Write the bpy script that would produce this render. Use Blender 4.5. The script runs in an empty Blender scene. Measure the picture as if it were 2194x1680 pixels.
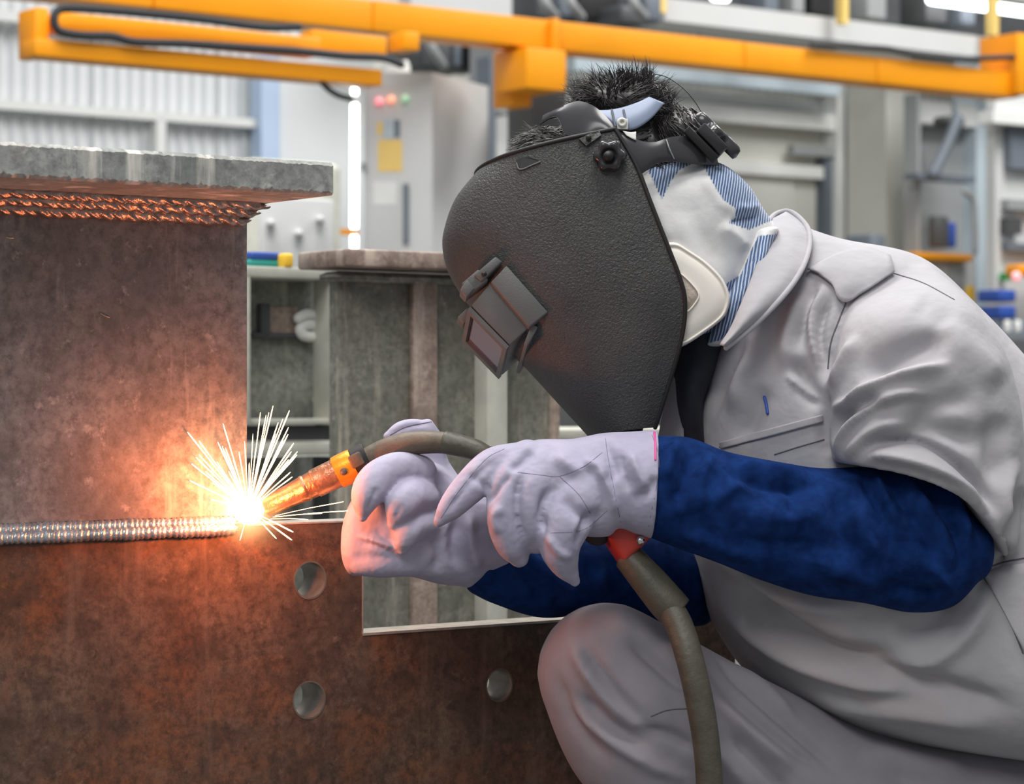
import bpy, bmesh, math, random
import numpy as np
from mathutils import Vector, Matrix
from mathutils.bvhtree import BVHTree
random.seed(7); rng = np.random.default_rng(7)
SC = bpy.context.scene
COL = SC.collection

# ------------------------------------------------------------------ camera
F = 5200.0; CX, CY = 1097.0, 840.0; ZC = 0.80
cam_d = bpy.data.cameras.new('camera'); cam = bpy.data.objects.new('camera', cam_d); COL.objects.link(cam)
cam.location = (0, 0, ZC); cam.rotation_euler = (math.radians(90), 0, 0)
cam_d.sensor_fit = 'HORIZONTAL'; cam_d.sensor_width = 36.0; cam_d.lens = 36.0 * F / 2194.0
cam_d.clip_start = 0.05; cam_d.clip_end = 200
cam_d.dof.use_dof = True; cam_d.dof.focus_distance = 2.36; cam_d.dof.aperture_fstop = 9.0
SC.camera = cam
# ------------------------------------------------------------------ world, hall lamps, added front fill, exposure
W = bpy.data.worlds.new('hall_ambient'); SC.world = W; W.use_nodes = True
wb = W.node_tree.nodes['Background']; wb.inputs[0].default_value = (0.93, 0.96, 1.0, 1); wb.inputs[1].default_value = 0.31
def area_light(name, loc, target, size, energy, color=(1, 1, 1), size_y=None):
    l = bpy.data.lights.new(name, 'AREA'); l.energy = energy; l.color = color; l.size = size
    if size_y: l.shape = 'RECTANGLE'; l.size_y = size_y
    o = bpy.data.objects.new(name, l); COL.objects.link(o); o.location = loc
    o.rotation_euler = (Vector(target) - Vector(loc)).to_track_quat('-Z', 'Y').to_euler(); return o
area_light('high_bay_light', (0.6, 1.2, 6.0), (0.3, 2.4, 0.8), 2.2, 175, (1.0, 0.98, 0.96), 1.6)
area_light('added_front_fill', (-1.6, -3.0, 5.5), (0.0, 2.6, 0.7), 2.5, 150, (1.0, 0.98, 0.96), 2.5)  # added fill behind the camera, softly brightens the upright surfaces from the front
area_light('high_bay_light.001', (-1.2, 4.2, 5.5), (-1.0, 4.4, 0.0), 2.5, 230, (1.0, 0.99, 0.97), 3.0)
area_light('high_bay_light.002', (4.0, 9.0, 6.5), (3.5, 10.0, 0.0), 3.0, 460, (1.0, 0.99, 0.97), 3.0)
SC.view_settings.view_transform = 'Standard'; SC.view_settings.look = 'None'
SC.view_settings.gamma = 1.0; SC.view_settings.use_curve_mapping = False
SC.view_settings.exposure = 0.22

# ------------------------------------------------------------------ pixel -> place
TH = math.radians(36.0); CT, ST = math.cos(TH), math.sin(TH)
DV = Vector((CT, ST, 0)); NV = Vector((-ST, CT, 0)); UP = Vector((0, 0, 1))
def P(px, py, Y): return Vector(((px - CX) / F * Y, Y, ZC - (py - CY) / F * Y))
def depth_on(px, c): return c / (CT - ST * (px - CX) / F)
def R(px, py, c): return P(px, py, depth_on(px, c))          # a point on the hall plane at distance c
def pxz(px, py, c): return R(px, py, c).z
C0 = -ST * P(530, 1100, 2.40).x + CT * 2.40                     # the face plane of the steel being welded
def project(v): v = np.asarray(v); return CX + v[:, 0] / v[:, 1] * F, CY - (v[:, 2] - ZC) / v[:, 1] * F

# ------------------------------------------------------------------ objects
WORLD = {}
def tag(o, label=None, cat=None, group=None, kind=None):
    if label: o['label'] = label
    if cat: o['category'] = cat
    if group: o['group'] = group
    if kind: o['kind'] = kind
    return o
def empty(name, loc, label=None, cat=None, group=None, kind=None):
    o = bpy.data.objects.new(name, None); COL.objects.link(o); o.location = loc; o.empty_display_size = 0.05
    WORLD[o.name] = Vector(loc); return tag(o, label, cat, group, kind)
def mk(name, VF, mat, parent=None, smooth=True, base=None, angle=None):
    V, Fc = VF; V = np.asarray(V, float)
    if parent is not None: org = WORLD[parent.name]
    elif base is not None: org = Vector(base)
    else: org = Vector(((V[:, 0].min() + V[:, 0].max()) / 2, (V[:, 1].min() + V[:, 1].max()) / 2, V[:, 2].min()))
    me = bpy.data.meshes.new(name); me.from_pydata((V - np.array(org)).tolist(), [], [list(map(int, f)) for f in Fc]); me.validate()
    bm = bmesh.new(); bm.from_mesh(me); bmesh.ops.recalc_face_normals(bm, faces=bm.faces); bm.to_mesh(me); bm.free()
    if smooth:
        me.polygons.foreach_set('use_smooth', [True] * len(me.polygons))
        if angle: me.set_sharp_from_angle(angle=math.radians(angle))
    me.materials.append(mat)
    o = bpy.data.objects.new(name, me); COL.objects.link(o)
    if parent is not None: o.parent = parent; WORLD[o.name] = org
    else: o.location = org; WORLD[o.name] = org
    return o
def join(parts):
    V = []; Fc = []; n = 0
    for v, f in parts:
        v = np.asarray(v, float); V.append(v); Fc += [[i + n for i in q] for q in f]; n += len(v)
    return np.vstack(V), Fc
def cr(a, m):                                                    # Catmull-Rom through rows of a
    a = np.asarray(a, float); n = len(a); out = []
    if n == 2: return np.array([a[0] + (a[1] - a[0]) * t for t in np.linspace(0, 1, m + 1)])
    for i in range(n - 1):
        p0 = a[i - 1] if i > 0 else 2 * a[0] - a[1]; p1 = a[i]; p2 = a[i + 1]
        p3 = a[i + 2] if i + 2 < n else 2 * a[-1] - a[-2]
        for k in range(m):
            t = k / m
            out.append(0.5 * (2 * p1 + (p2 - p0) * t + (2 * p0 - 5 * p1 + 4 * p2 - p3) * t * t + (3 * p1 - p0 - 3 * p2 + p3) * t ** 3))
    out.append(a[-1]); return np.array(out)
def rings(Rg, closed=True, cap0=True, cap1=True):
    m, n = len(Rg), len(Rg[0]); V = np.vstack(Rg); Fc = []
    for i in range(m - 1):
        for j in range(n if closed else n - 1):
            k = (j + 1) % n; Fc.append([i * n + j, i * n + k, (i + 1) * n + k, (i + 1) * n + j])
    if closed:
        if cap0: V = np.vstack([V, [Rg[0].mean(0)]]); c = len(V) - 1; Fc += [[c, (j + 1) % n, j] for j in range(n)]
        if cap1: V = np.vstack([V, [Rg[-1].mean(0)]]); c = len(V) - 1; b = (m - 1) * n; Fc += [[c, b + j, b + (j + 1) % n] for j in range(n)]
    return V, Fc
def loft(st, seg=44, sub=6, d0=0.0, d1=0.0, n=2.0):
    """st: (ax, ay, bx, by, Y, h[, Yb]) two outline points of the section, its depth and half depth."""
    rows = []
    for s in st:
        Yb = s[6] if len(s) > 6 else s[4]
        rows.append(list(P(s[0], s[1], s[4])) + list(P(s[2], s[3], Yb)) + [s[5]])
    q = cr(rows, sub); t = np.linspace(0, 2 * math.pi, seg, endpoint=False)
    ct = np.sign(np.cos(t)) * np.abs(np.cos(t)) ** (2 / n); stt = np.sign(np.sin(t)) * np.abs(np.sin(t)) ** (2 / n)
    Rg = []
    for r in q:
        a, b, h = r[:3], r[3:6], r[6]; c = (a + b) / 2; u = (a - b) / 2
        w = np.array([0, 1, 0.0]); w = w - u * (u @ w) / max(u @ u, 1e-9); w /= max(np.linalg.norm(w), 1e-6)
        Rg.append(c + np.outer(ct, u) + np.outer(stt, w * h))
    def dome(r0, r1, d):
        c0, c1 = r0.mean(0), r1.mean(0); ax = c0 - c1; ax /= max(np.linalg.norm(ax), 1e-9)
        rad = np.linalg.norm(r0 - c0, axis=1).min(); out = []
        for k in range(1, 6):
            an = k / 6 * math.pi / 2; out.append(c0 + (r0 - c0) * math.cos(an) + ax * rad * d * math.sin(an))
        return out
    if d0: Rg = dome(Rg[0], Rg[1], d0)[::-1] + Rg
    if d1: Rg = Rg + dome(Rg[-1], Rg[-2], d1)
    return rings(Rg)
def tube(pts, rad, seg=16, sub=5, d0=1.0, d1=1.0, flat=None):
    """round tube through 3-D points; rad a number or one per point."""
    pts = np.array([list(p) for p in pts], float)
    rad = np.full(len(pts), rad) if np.isscalar(rad) else np.asarray(rad, float)
    q = cr(np.column_stack([pts, rad]), sub); c = q[:, :3]; r = q[:, 3]
    T = np.gradient(c, axis=0); T /= np.linalg.norm(T, axis=1)[:, None] + 1e-12
    up = np.array([0, 1, 0.0]) if abs(T[0][1]) < 0.9 else np.array([0, 0, 1.0])
    A = np.cross(T[0], up); A /= np.linalg.norm(A); Rg = []; t = np.linspace(0, 2 * math.pi, seg, endpoint=False)
    ce, se = np.cos(t), np.sin(t); frames = []
    for i in range(len(c)):
        A = A - T[i] * (A @ T[i]); A /= np.linalg.norm(A); B = np.cross(T[i], A); frames.append((A.copy(), B))
        Rg.append(c[i] + np.outer(ce, A * r[i]) + np.outer(se, B * r[i]))
    def dome(i, sgn, d):
        out = []
        for k in range(1, 5):
            an = k / 5 * math.pi / 2; out.append(c[i] + (Rg_i[i] - c[i]) * math.cos(an) + sgn * T[i] * r[i] * d * math.sin(an))
        return out
    Rg_i = {0: Rg[0], len(c) - 1: Rg[-1]}
    if d0: Rg = dome(0, -1, d0)[::-1] + Rg
    if d1: Rg = Rg + dome(len(c) - 1, 1, d1)
    return rings(Rg)
def ptube(pts, seg=18, sub=6, d0=1.0, d1=1.0):
    """(px, py, radius in px, Y)"""
    return tube([P(a, b, y) for a, b, r, y in pts], [r * y / F for a, b, r, y in pts], seg, sub, d0, d1)
def obox(c, ex, ey, ez, bev=0.0, segs=2):
    c, ex, ey, ez = map(Vector, (c, ex, ey, ez)); bm = bmesh.new()
    M = Matrix((ex, ey, ez)).transposed()
    vs = [bm.verts.new(c + M @ Vector((x, y, z))) for x in (-1, 1) for y in (-1, 1) for z in (-1, 1)]
    for f in ((0, 1, 3, 2), (4, 6, 7, 5), (0, 4, 5, 1), (2, 3, 7, 6), (0, 2, 6, 4), (1, 5, 7, 3)): bm.faces.new([vs[i] for i in f])
    bmesh.ops.recalc_face_normals(bm, faces=bm.faces)
    if bev: bmesh.ops.bevel(bm, geom=list(bm.edges), offset=bev, segments=segs, profile=0.5, affect='EDGES')
    bm.verts.index_update(); V = [list(v.co) for v in bm.verts]; Fc = [[v.index for v in f.verts] for f in bm.faces]; bm.free(); return V, Fc
def hbox(x0, x1, yt, yb, c, t, bev=0.0, yref=None):
    """box aligned with the hall: left and right pixel, top and bottom pixel read at x0 (or yref), face at distance c, thickness t"""
    xr = x0 if yref is None else yref
    A = R(x0, 0, c); B = R(x1, 0, c); zt = pxz(xr, yt, c); zb = 0.0 if yb == 900 else pxz(xr, yb, c)     # 900: down to the floor
    m = (A + B) / 2; m.z = (zt + zb) / 2; m += NV * (t / 2); L = (B - A); L.z = 0
    return obox(m, DV * (L.length / 2), NV * (t / 2), UP * (abs(zt - zb) / 2), bev)
def prism(poly, ext):
    """poly: list of 3-D points, ext: extrusion vector"""
    n = len(poly); V = [list(p) for p in poly] + [list(Vector(p) + Vector(ext)) for p in poly]
    return V, [list(range(n))[::-1], list(range(n, 2 * n))] + [[i, (i + 1) % n, n + (i + 1) % n, n + i] for i in range(n)]
def cyl(p, q, r0, r1=None, seg=24, bev=0.0):
    p, q = np.array(p, float), np.array(q, float); r1 = r0 if r1 is None else r1
    T = (q - p) / np.linalg.norm(q - p); a = np.cross(T, [0, 0, 1.0] if abs(T[2]) < .9 else [1.0, 0, 0]); a /= np.linalg.norm(a); b = np.cross(T, a)
    t = np.linspace(0, 2 * math.pi, seg, endpoint=False); o = np.outer(np.cos(t), a) + np.outer(np.sin(t), b); Rg = []
    if bev: Rg.append(p + o * (r0 - bev)); Rg.append(p + T * bev + o * r0); Rg.append(q - T * bev + o * r1); Rg.append(q + o * (r1 - bev))
    else: Rg = [p + o * r0, q + o * r1]
    return rings(Rg)
def evaluated(VF, mods):
    me = bpy.data.meshes.new('tmp'); me.from_pydata(np.asarray(VF[0]).tolist(), [], [list(map(int, f)) for f in VF[1]])
    bm = bmesh.new(); bm.from_mesh(me); bmesh.ops.recalc_face_normals(bm, faces=bm.faces); bm.to_mesh(me); bm.free()
    o = bpy.data.objects.new('tmp', me); COL.objects.link(o)
    for m in mods:
        k = o.modifiers.new('m', m[0])
        for a, v in m[1].items(): setattr(k, a, v)
    dg = bpy.context.evaluated_depsgraph_get(); ev = o.evaluated_get(dg); em = ev.to_mesh()
    V = np.zeros(len(em.vertices) * 3); em.vertices.foreach_get('co', V); V = V.reshape(-1, 3)
    N = np.zeros(len(em.vertices) * 3); em.vertex_normals.foreach_get('vector', N); N = N.reshape(-1, 3)
    Fc = [list(p.vertices) for p in em.polygons]
    ev.to_mesh_clear(); bpy.data.objects.remove(o); bpy.data.meshes.remove(me); return V, Fc, N
def remesh(VF, vox, smooth=6):
    return evaluated(VF, [('REMESH', dict(mode='VOXEL', voxel_size=vox)), ('SMOOTH', dict(factor=0.5, iterations=smooth))])
def folds(V, N, fl, ymax=99):
    """push the cloth along its normals: fl = (pixel polyline, width px, height mm, sharp)"""
    x, y = project(V); w = np.clip((-N[:, 1] - 0.02) / 0.35, 0, 1) * (V[:, 1] < ymax); D = np.zeros(len(V))
    for f in fl:
        pts = cr(f[0], 6) if len(f[0]) > 2 else np.array(f[0], float); wid, amp = f[1], f[2]; sharp = f[3] if len(f) > 3 else 0
        sel = np.where((x > pts[:, 0].min() - 4 * wid) & (x < pts[:, 0].max() + 4 * wid) & (y > pts[:, 1].min() - 4 * wid) & (y < pts[:, 1].max() + 4 * wid) & (w > 0))[0]
        if len(sel) == 0: continue
        X, Y = x[sel], y[sel]; best = np.full(len(sel), 1e9); bt = np.zeros(len(sel)); side = np.zeros(len(sel))
        L = np.concatenate([[0], np.cumsum(np.hypot(*np.diff(pts, axis=0).T))]); tot = L[-1]
        for i in range(len(pts) - 1):
            ax, ay = pts[i]; dx, dy = pts[i + 1] - pts[i]; l2 = dx * dx + dy * dy + 1e-9
            t = np.clip(((X - ax) * dx + (Y - ay) * dy) / l2, 0, 1); d = np.hypot(X - ax - t * dx, Y - ay - t * dy)
            m = d < best; best[m] = d[m]; bt[m] = (L[i] + t[m] * math.sqrt(l2)) / tot
            side[m] = np.sign((X[m] - ax) * dy - (Y[m] - ay) * dx)
        tp = np.clip(np.minimum(bt, 1 - bt) / 0.28, 0, 1); tp = tp * tp * (3 - 2 * tp)
        if sharp == 1: pr = np.exp(-best / wid)
        elif sharp == 2: pr = np.where(side > 0, np.exp(-(best / (wid * .35)) ** 2), np.exp(-(best / wid) ** 2))   # steep on one side
        elif sharp == 3: pr = np.where(side < 0, np.exp(-(best / (wid * .35)) ** 2), np.exp(-(best / wid) ** 2))
        else: pr = np.exp(-(best / wid) ** 2)
        D[sel] += amp * 0.001 * pr * tp * w[sel]
    return V + N * D[:, None]
def relax(V, Fc, it=2, f=.5):
    a = np.concatenate([np.asarray([[q[i], q[(i + 1) % len(q)]] for i in range(len(q))]) for q in [Fc[0]]]) if 0 else np.array([(q[i], q[(i + 1) % len(q)]) for q in Fc for i in range(len(q))])
    cnt = np.bincount(a[:, 0], minlength=len(V)) + np.bincount(a[:, 1], minlength=len(V)); cnt = np.maximum(cnt, 1)
    for _ in range(it):
        S = np.column_stack([np.bincount(a[:, 0], V[a[:, 1], k], len(V)) + np.bincount(a[:, 1], V[a[:, 0], k], len(V)) for k in range(3)]) / cnt[:, None]
        V = V + (S - V) * f
    return V
def bvh_of(V, Fc): return BVHTree.FromPolygons([Vector(v) for v in V], [list(f) for f in Fc])
def hit(b, px, py, Y=None):
    o = Vector((0, 0, ZC)); d = (P(px, py, 1.0) - o).normalized(); h = b.ray_cast(o, d)
    return (h[0], h[1]) if h[0] is not None else (P(px, py, Y) if Y else None, Vector((0, -1, 0)))
def patch(A, B, b, off=0.003, thick=0.003, sub=5, cols=14, bulge=0.0):
    """a piece of cloth between pixel polylines A and B, laid on the surface in tree b, with thickness"""
    a = cr(A, sub); bb = cr(B, sub); g = []; Y = None
    for p, q in zip(a, bb):
        row = []
        for k in range(cols):
            s = k / (cols - 1); x, y = p + (q - p) * s; h, n = hit(b, x, y, Y)
            if h is None: h, n = P(x, y, 2.4), Vector((0, -1, 0))
            Y = h.y; n = (n + Vector((0, -1.5, 0))).normalized(); row.append((h + n * (off + bulge * math.sin(math.pi * s)), n))
        g.append(row)
    m = len(g); V = [list(c[0]) for r in g for c in r] + [list(c[0] - c[1] * thick) for r in g for c in r]; K = m * cols; Fc = []
    for i in range(m - 1):
        for j in range(cols - 1):
            q = [i * cols + j, i * cols + j + 1, (i + 1) * cols + j + 1, (i + 1) * cols + j]; Fc.append(q); Fc.append([k + K for k in q[::-1]])
    bd = [j for j in range(cols)] + [i * cols + cols - 1 for i in range(1, m)] + [(m - 1) * cols + j for j in range(cols - 2, -1, -1)] + [i * cols for i in range(m - 2, 0, -1)]
    for i in range(len(bd)): j = (i + 1) % len(bd); Fc.append([bd[i], bd[i] + K, bd[j] + K, bd[j]])
    return V, Fc
def seam(pts, b, r=0.0008, off=0.0, sub=8):
    out = []; Y = None
    for x, y in cr(pts, sub):
        h, n = hit(b, x, y, Y)
        if h is None: continue
        if Y is not None and abs(h.y - Y) > 0.03: continue
        Y = h.y; out.append(h + n * off)
    return tube(out, r, 6, 1)

# ------------------------------------------------------------------ materials
def lin(r, g, b): return tuple(((c / 255) / 12.92 if c / 255 <= 0.04045 else ((c / 255 + 0.055) / 1.055) ** 2.4) for c in (r, g, b)) + (1,)
class MT:
    def __init__(s, name):
        s.m = bpy.data.materials.new(name); s.m.use_nodes = True; s.t = s.m.node_tree; s.b = s.t.nodes['Principled BSDF']; s.tc = s.n('ShaderNodeTexCoord')
    def n(s, ty, **k):
        o = s.t.nodes.new(ty)
        for a, v in k.items(): setattr(o, a, v)
        return o
    def l(s, a, b): s.t.links.new(a, b)
    def map(s, sc=(1, 1, 1), rot=(0, 0, 0)):
        m = s.n('ShaderNodeMapping'); m.inputs['Scale'].default_value = sc; m.inputs['Rotation'].default_value = rot; s.l(s.tc.outputs['Object'], m.inputs[0]); return m.outputs[0]
    def noise(s, scale, detail=4, rough=.55, sc=(1, 1, 1), rot=(0, 0, 0), dist=0.0):
        o = s.n('ShaderNodeTexNoise'); o.inputs['Scale'].default_value = scale; o.inputs['Detail'].default_value = detail; o.inputs['Roughness'].default_value = rough
        o.inputs['Distortion'].default_value = dist; s.l(s.map(sc, rot), o.inputs['Vector']); return o.outputs['Fac']
    def ramp(s, fac, stops):
        r = s.n('ShaderNodeValToRGB'); e = r.color_ramp.elements
        while len(e) < len(stops): e.new(0.5)
        for k, (p, c) in zip(e, stops): k.position = p; k.color = c if len(c) == 4 else tuple(c) + (1,)
        s.l(fac, r.inputs[0]); return r.outputs[0]
    def mix(s, fac, a, b, mode='MIX'):
        m = s.n('ShaderNodeMix', data_type='RGBA', blend_type=mode)
        for i, v in ((0, fac), (6, a), (7, b)):
            if hasattr(v, 'is_linked'): s.l(v, m.inputs[i])
            else: m.inputs[i].default_value = v
        return m.outputs[2]
    def bump(s, h, strength, dist=0.002, prev=None):
        b = s.n('ShaderNodeBump'); b.inputs['Strength'].default_value = strength; b.inputs['Distance'].default_value = dist; s.l(h, b.inputs['Height'])
        if prev is not None: s.l(prev, b.inputs['Normal'])
        return b.outputs[0]
    def out(s, col=None, rough=None, metal=0.0, nrm=None, **kw):
        for k, v in (('Base Color', col), ('Roughness', rough), ('Metallic', metal), ('Normal', nrm)):
            if v is None: continue
            if hasattr(v, 'is_linked'): s.l(v, s.b.inputs[k])
            else: s.b.inputs[k].default_value = v
        for k, v in kw.items(): s.b.inputs[k.replace('_', ' ')].default_value = v
        return s.m
def simple(name, c, rough=.55, metal=0., var=.12, scale=14, bump=0.0, bscale=300, **kw):
    m = MT(name); f = m.noise(scale, 5); d = tuple(x * (1 - var) for x in c[:3]) + (1,); e = tuple(min(1, x * (1 + var)) for x in c[:3]) + (1,)
    col = m.ramp(f, [(0.3, d), (0.7, e)]); nr = m.bump(m.noise(bscale, 3), bump) if bump else None
    return m.out(col, rough, metal, nr, **kw)
def emit(name, c, s):
    m = MT(name); m.b.inputs['Emission Color'].default_value = c; m.b.inputs['Emission Strength'].default_value = s; m.b.inputs['Base Color'].default_value = (0.8, .8, .8, 1); return m.m
def cloth(name, c1, c2, weave=1500, rough=.85, bump=.25, mott=9, sheen=.15, wr=0.35):
    m = MT(name); col = m.ramp(m.noise(mott, 6, .6), [(.32, c1), (.68, c2)])
    w = m.n('ShaderNodeTexWave', wave_type='BANDS'); w.inputs['Scale'].default_value = weave; w.inputs['Distortion'].default_value = .6
    m.l(m.map((1, 1, 1), (0, .75, 0)), w.inputs['Vector']); n1 = m.bump(w.outputs['Fac'], bump, .0006)
    n2 = m.bump(m.noise(28, 3, .5), wr, .006, n1); return m.out(col, rough, 0, n2, Sheen_Weight=sheen, Specular_IOR_Level=.12)

def rust_steel(name, dark, mid, rust, light, streak=.5, rough=.62, rustlo=.5):
    m = MT(name)
    a = m.ramp(m.noise(7, 8, .62), [(.35, dark), (.62, mid)])
    b = m.mix(m.ramp(m.noise(4.5, 9, .68, dist=.6), [(rustlo, (0, 0, 0)), (rustlo + .16, (1, 1, 1))]), a, rust)
    b = m.mix(m.ramp(m.noise(21, 8, .72, dist=.4), [(.47, (0, 0, 0)), (.62, (.8, .8, .8))]), b, dark)
    fine = m.mix(m.ramp(m.noise(95, 6, .75), [(.42, (0, 0, 0)), (.66, (.8, .8, .8))]), b, tuple(x * .6 for x in dark[:3]) + (1,))
    fine = m.mix(m.ramp(m.noise(60, 5, .7, rot=(1, .5, .3)), [(.60, (0, 0, 0)), (.72, (.45, .45, .45))]), fine, light)
    st = m.ramp(m.noise(15, 6, .62, sc=(1.6, 1.6, .14)), [(.55, (0, 0, 0)), (.68, (streak, streak, streak))])
    c = m.mix(st, fine, light)
    nr = m.bump(m.noise(120, 6, .7), .35, .001); nr = m.bump(m.noise(14, 5), .2, .003, nr)
    ro = m.ramp(m.noise(22, 4), [(.3, (rough - .12,) * 3), (.7, (rough + .15,) * 3)])
    return m.out(c, ro, .08, nr)
M = {}
M['web'] = rust_steel('mill_scale_steel', lin(122, 120, 119), lin(170, 166, 163), lin(164, 146, 136), lin(222, 214, 208), .6, .55, .56)
M['plate'] = rust_steel('rusty_plate_steel', lin(76, 60, 50), lin(122, 100, 84), lin(132, 84, 54), lin(146, 122, 104), .35, .62, .47)
M['flange'] = rust_steel('flame_cut_steel', lin(140, 142, 138), lin(196, 196, 190), lin(160, 148, 140), lin(240, 234, 224), .9, .5, .58)
M['cut'] = simple('bright_cut_edge', lin(190, 182, 170), .4, .5, .2, 60, .3, 200)
M['bare'] = simple('machined_bore', lin(128, 120, 110), .42, .5, .2, 60, .2, 200)
M['bead'] = simple('weld_bead_metal', lin(170, 150, 140), .28, .85, .3, 70, .5, 260)
M['seam'] = simple('fresh_weld_metal', lin(200, 205, 210), .3, .75, .3, 60, .5, 260)
M['mid_rust'] = rust_steel('column_steel', lin(110, 110, 100), lin(144, 144, 131), lin(150, 126, 108), lin(196, 186, 170), .75, .6, .58)
M['mid_flange'] = rust_steel('column_flange_steel', lin(140, 122, 112), lin(188, 168, 154), lin(160, 126, 106), lin(220, 206, 190), .6, .6, .55)
M['mid_gray'] = rust_steel('grey_frame_steel', lin(124, 126, 118), lin(164, 166, 156), lin(136, 134, 124), lin(206, 206, 196), .6, .6, .62)
M['mid_light'] = simple('light_frame_edge', lin(190, 190, 178), .6, 0, .15, 20)
M['jacket'] = cloth('grey_work_twill', lin(168, 166, 170), lin(182, 180, 183), 900, .85, .12, 8, .1, .5)
M['trousers'] = cloth('grey_trouser_twill', lin(136, 132, 139), lin(152, 148, 155), 900, .85, .12, 8, .1, .25)
M['denim'] = cloth('blue_denim', lin(10, 36, 84), lin(26, 60, 122), 500, .95, .6, 55, .0, 1.0)
M['glove'] = cloth('lavender_leather', lin(166, 162, 184), lin(188, 184, 204), 400, .7, .1, 14, .1, .9)
M['dark_cloth'] = cloth('dark_undershirt', lin(44, 44, 52), lin(60, 62, 72), 700, .9, .3, 22, .1, .5)
M['thread'] = simple('grey_seam_thread', lin(96, 94, 98), .9, 0)
M['fold_line'] = simple('glove_seam_thread', lin(128, 120, 140), .9, 0)
M['filter'] = simple('cream_filter_plastic', lin(242, 236, 226), .45, 0, .04, 20, 0, 100, Subsurface_Weight=.15, Subsurface_Radius=(.01, .008, .006))
M['felt'] = simple('filter_felt', lin(196, 182, 168), .95, 0, .15, 90, .4, 300)
hm = MT('black_pebbled_plastic'); nb = hm.bump(hm.noise(430, 2, .5, dist=.8), 1.0, .0016)
M['helmet'] = hm.out(hm.ramp(hm.noise(16, 5), [(.3, lin(62, 62, 62)), (.7, lin(76, 76, 75))]), .52, 0, nb)
M['lensbox'] = simple('dark_grey_plastic', lin(98, 99, 98), .5, 0, .08, 30, .15, 500)
M['black'] = simple('gloss_black_plastic', lin(58, 57, 60), .2, 0, .2, 20)
M['black_matte'] = simple('black_rubber', lin(30, 30, 31), .6, 0, .2, 20)
M['lens'] = simple('dark_lens_glass', lin(120, 106, 124), .1, .3, .1, 20)
M['strap'] = simple('pale_blue_strap', lin(140, 152, 176), .5, 0, .06, 20)
M['white_pl'] = simple('white_clip_plastic', lin(224, 224, 216), .5, 0, .05, 20)
M['hose'] = simple('olive_rubber_hose', lin(78, 75, 64), .5, 0, .22, 40, .4, 120)
M['neck'] = simple('brown_torch_neck', lin(98, 86, 72), .55, 0, .3, 45, .6, 90)
M['nozzle'] = simple('hot_steel_nozzle', lin(176, 132, 104), .36, .8, .35, 60, .6, 160)
M['brass'] = simple('orange_brass_ring', lin(220, 150, 40), .38, .5, .2, 40, .2, 200)
M['red'] = simple('red_torch_handle', lin(190, 62, 52), .45, 0, .12, 20)
M['chrome'] = simple('chrome_screw', lin(220, 220, 220), .15, 1, .05)
M['skin'] = simple('skin', lin(196, 150, 124), .6, 0, .08, 20)
M['boot'] = simple('black_boot_leather', lin(40, 38, 36), .5, 0, .2, 20)
M['hair'] = simple('black_hair', lin(52, 49, 49), .36, 0, .3, 60)
M['orange'] = simple('orange_crane_paint', lin(250, 160, 8), .45, 0, .06, 3)
M['black_cable'] = simple('black_cable', lin(40, 44, 48), .6, 0, .1)
M['cab'] = simple('pale_grey_cabinet', lin(205, 206, 205), .5, 0, .03, 3)
M['white_wall'] = simple('white_wall_sheet', lin(222, 225, 226), .55, 0, .04, 2)
M['beige_wall'] = simple('beige_wall_sheet', lin(206, 206, 198), .6, 0, .05, 2)
M['frame_white'] = simple('white_painted_frame', lin(228, 229, 226), .5, 0, .04, 3)
M['blue_grey'] = simple('pale_blue_grey_paint', lin(186, 200, 208), .55, 0, .05, 3)
M['pale_blue'] = simple('pale_blue_paint', lin(186, 206, 232), .55, 0, .05, 3)
M['grey'] = simple('mid_grey_paint', lin(150, 153, 154), .55, 0, .08, 4)
M['dark_grey'] = simple('dark_grey_paint', lin(74, 76, 78), .55, 0, .2, 4)
M['slate'] = simple('slate_grey_paint', lin(104, 112, 122), .55, 0, .15, 4)
M['lamp'] = emit('white_lamp_glow', (1, 1, 1, 1), 6.0)
M['yellow'] = simple('pale_yellow_sticker', lin(240, 206, 120), .6, 0, .06, 6)
M['bright_yellow'] = simple('yellow_paint', lin(250, 200, 60), .5, 0, .06, 6)
M['blue_box'] = simple('royal_blue_plastic', lin(44, 78, 160), .5, 0, .1, 6)
M['green'] = simple('green_plastic', lin(30, 160, 80), .5, 0, .1, 6)
M['r_lamp'] = emit('red_lamp_glow', lin(240, 60, 90), 1.0)
M['o_lamp'] = emit('orange_lamp_glow', lin(250, 120, 40), 1.0)
M['g_lamp'] = emit('green_lamp_glow', lin(30, 150, 80), .8)
M['floor'] = simple('grey_concrete', lin(96, 98, 97), .55, 0, .15, 1.5)
M['teal'] = simple('teal_paint', lin(40, 140, 130), .5, 0, .1, 6)

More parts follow.
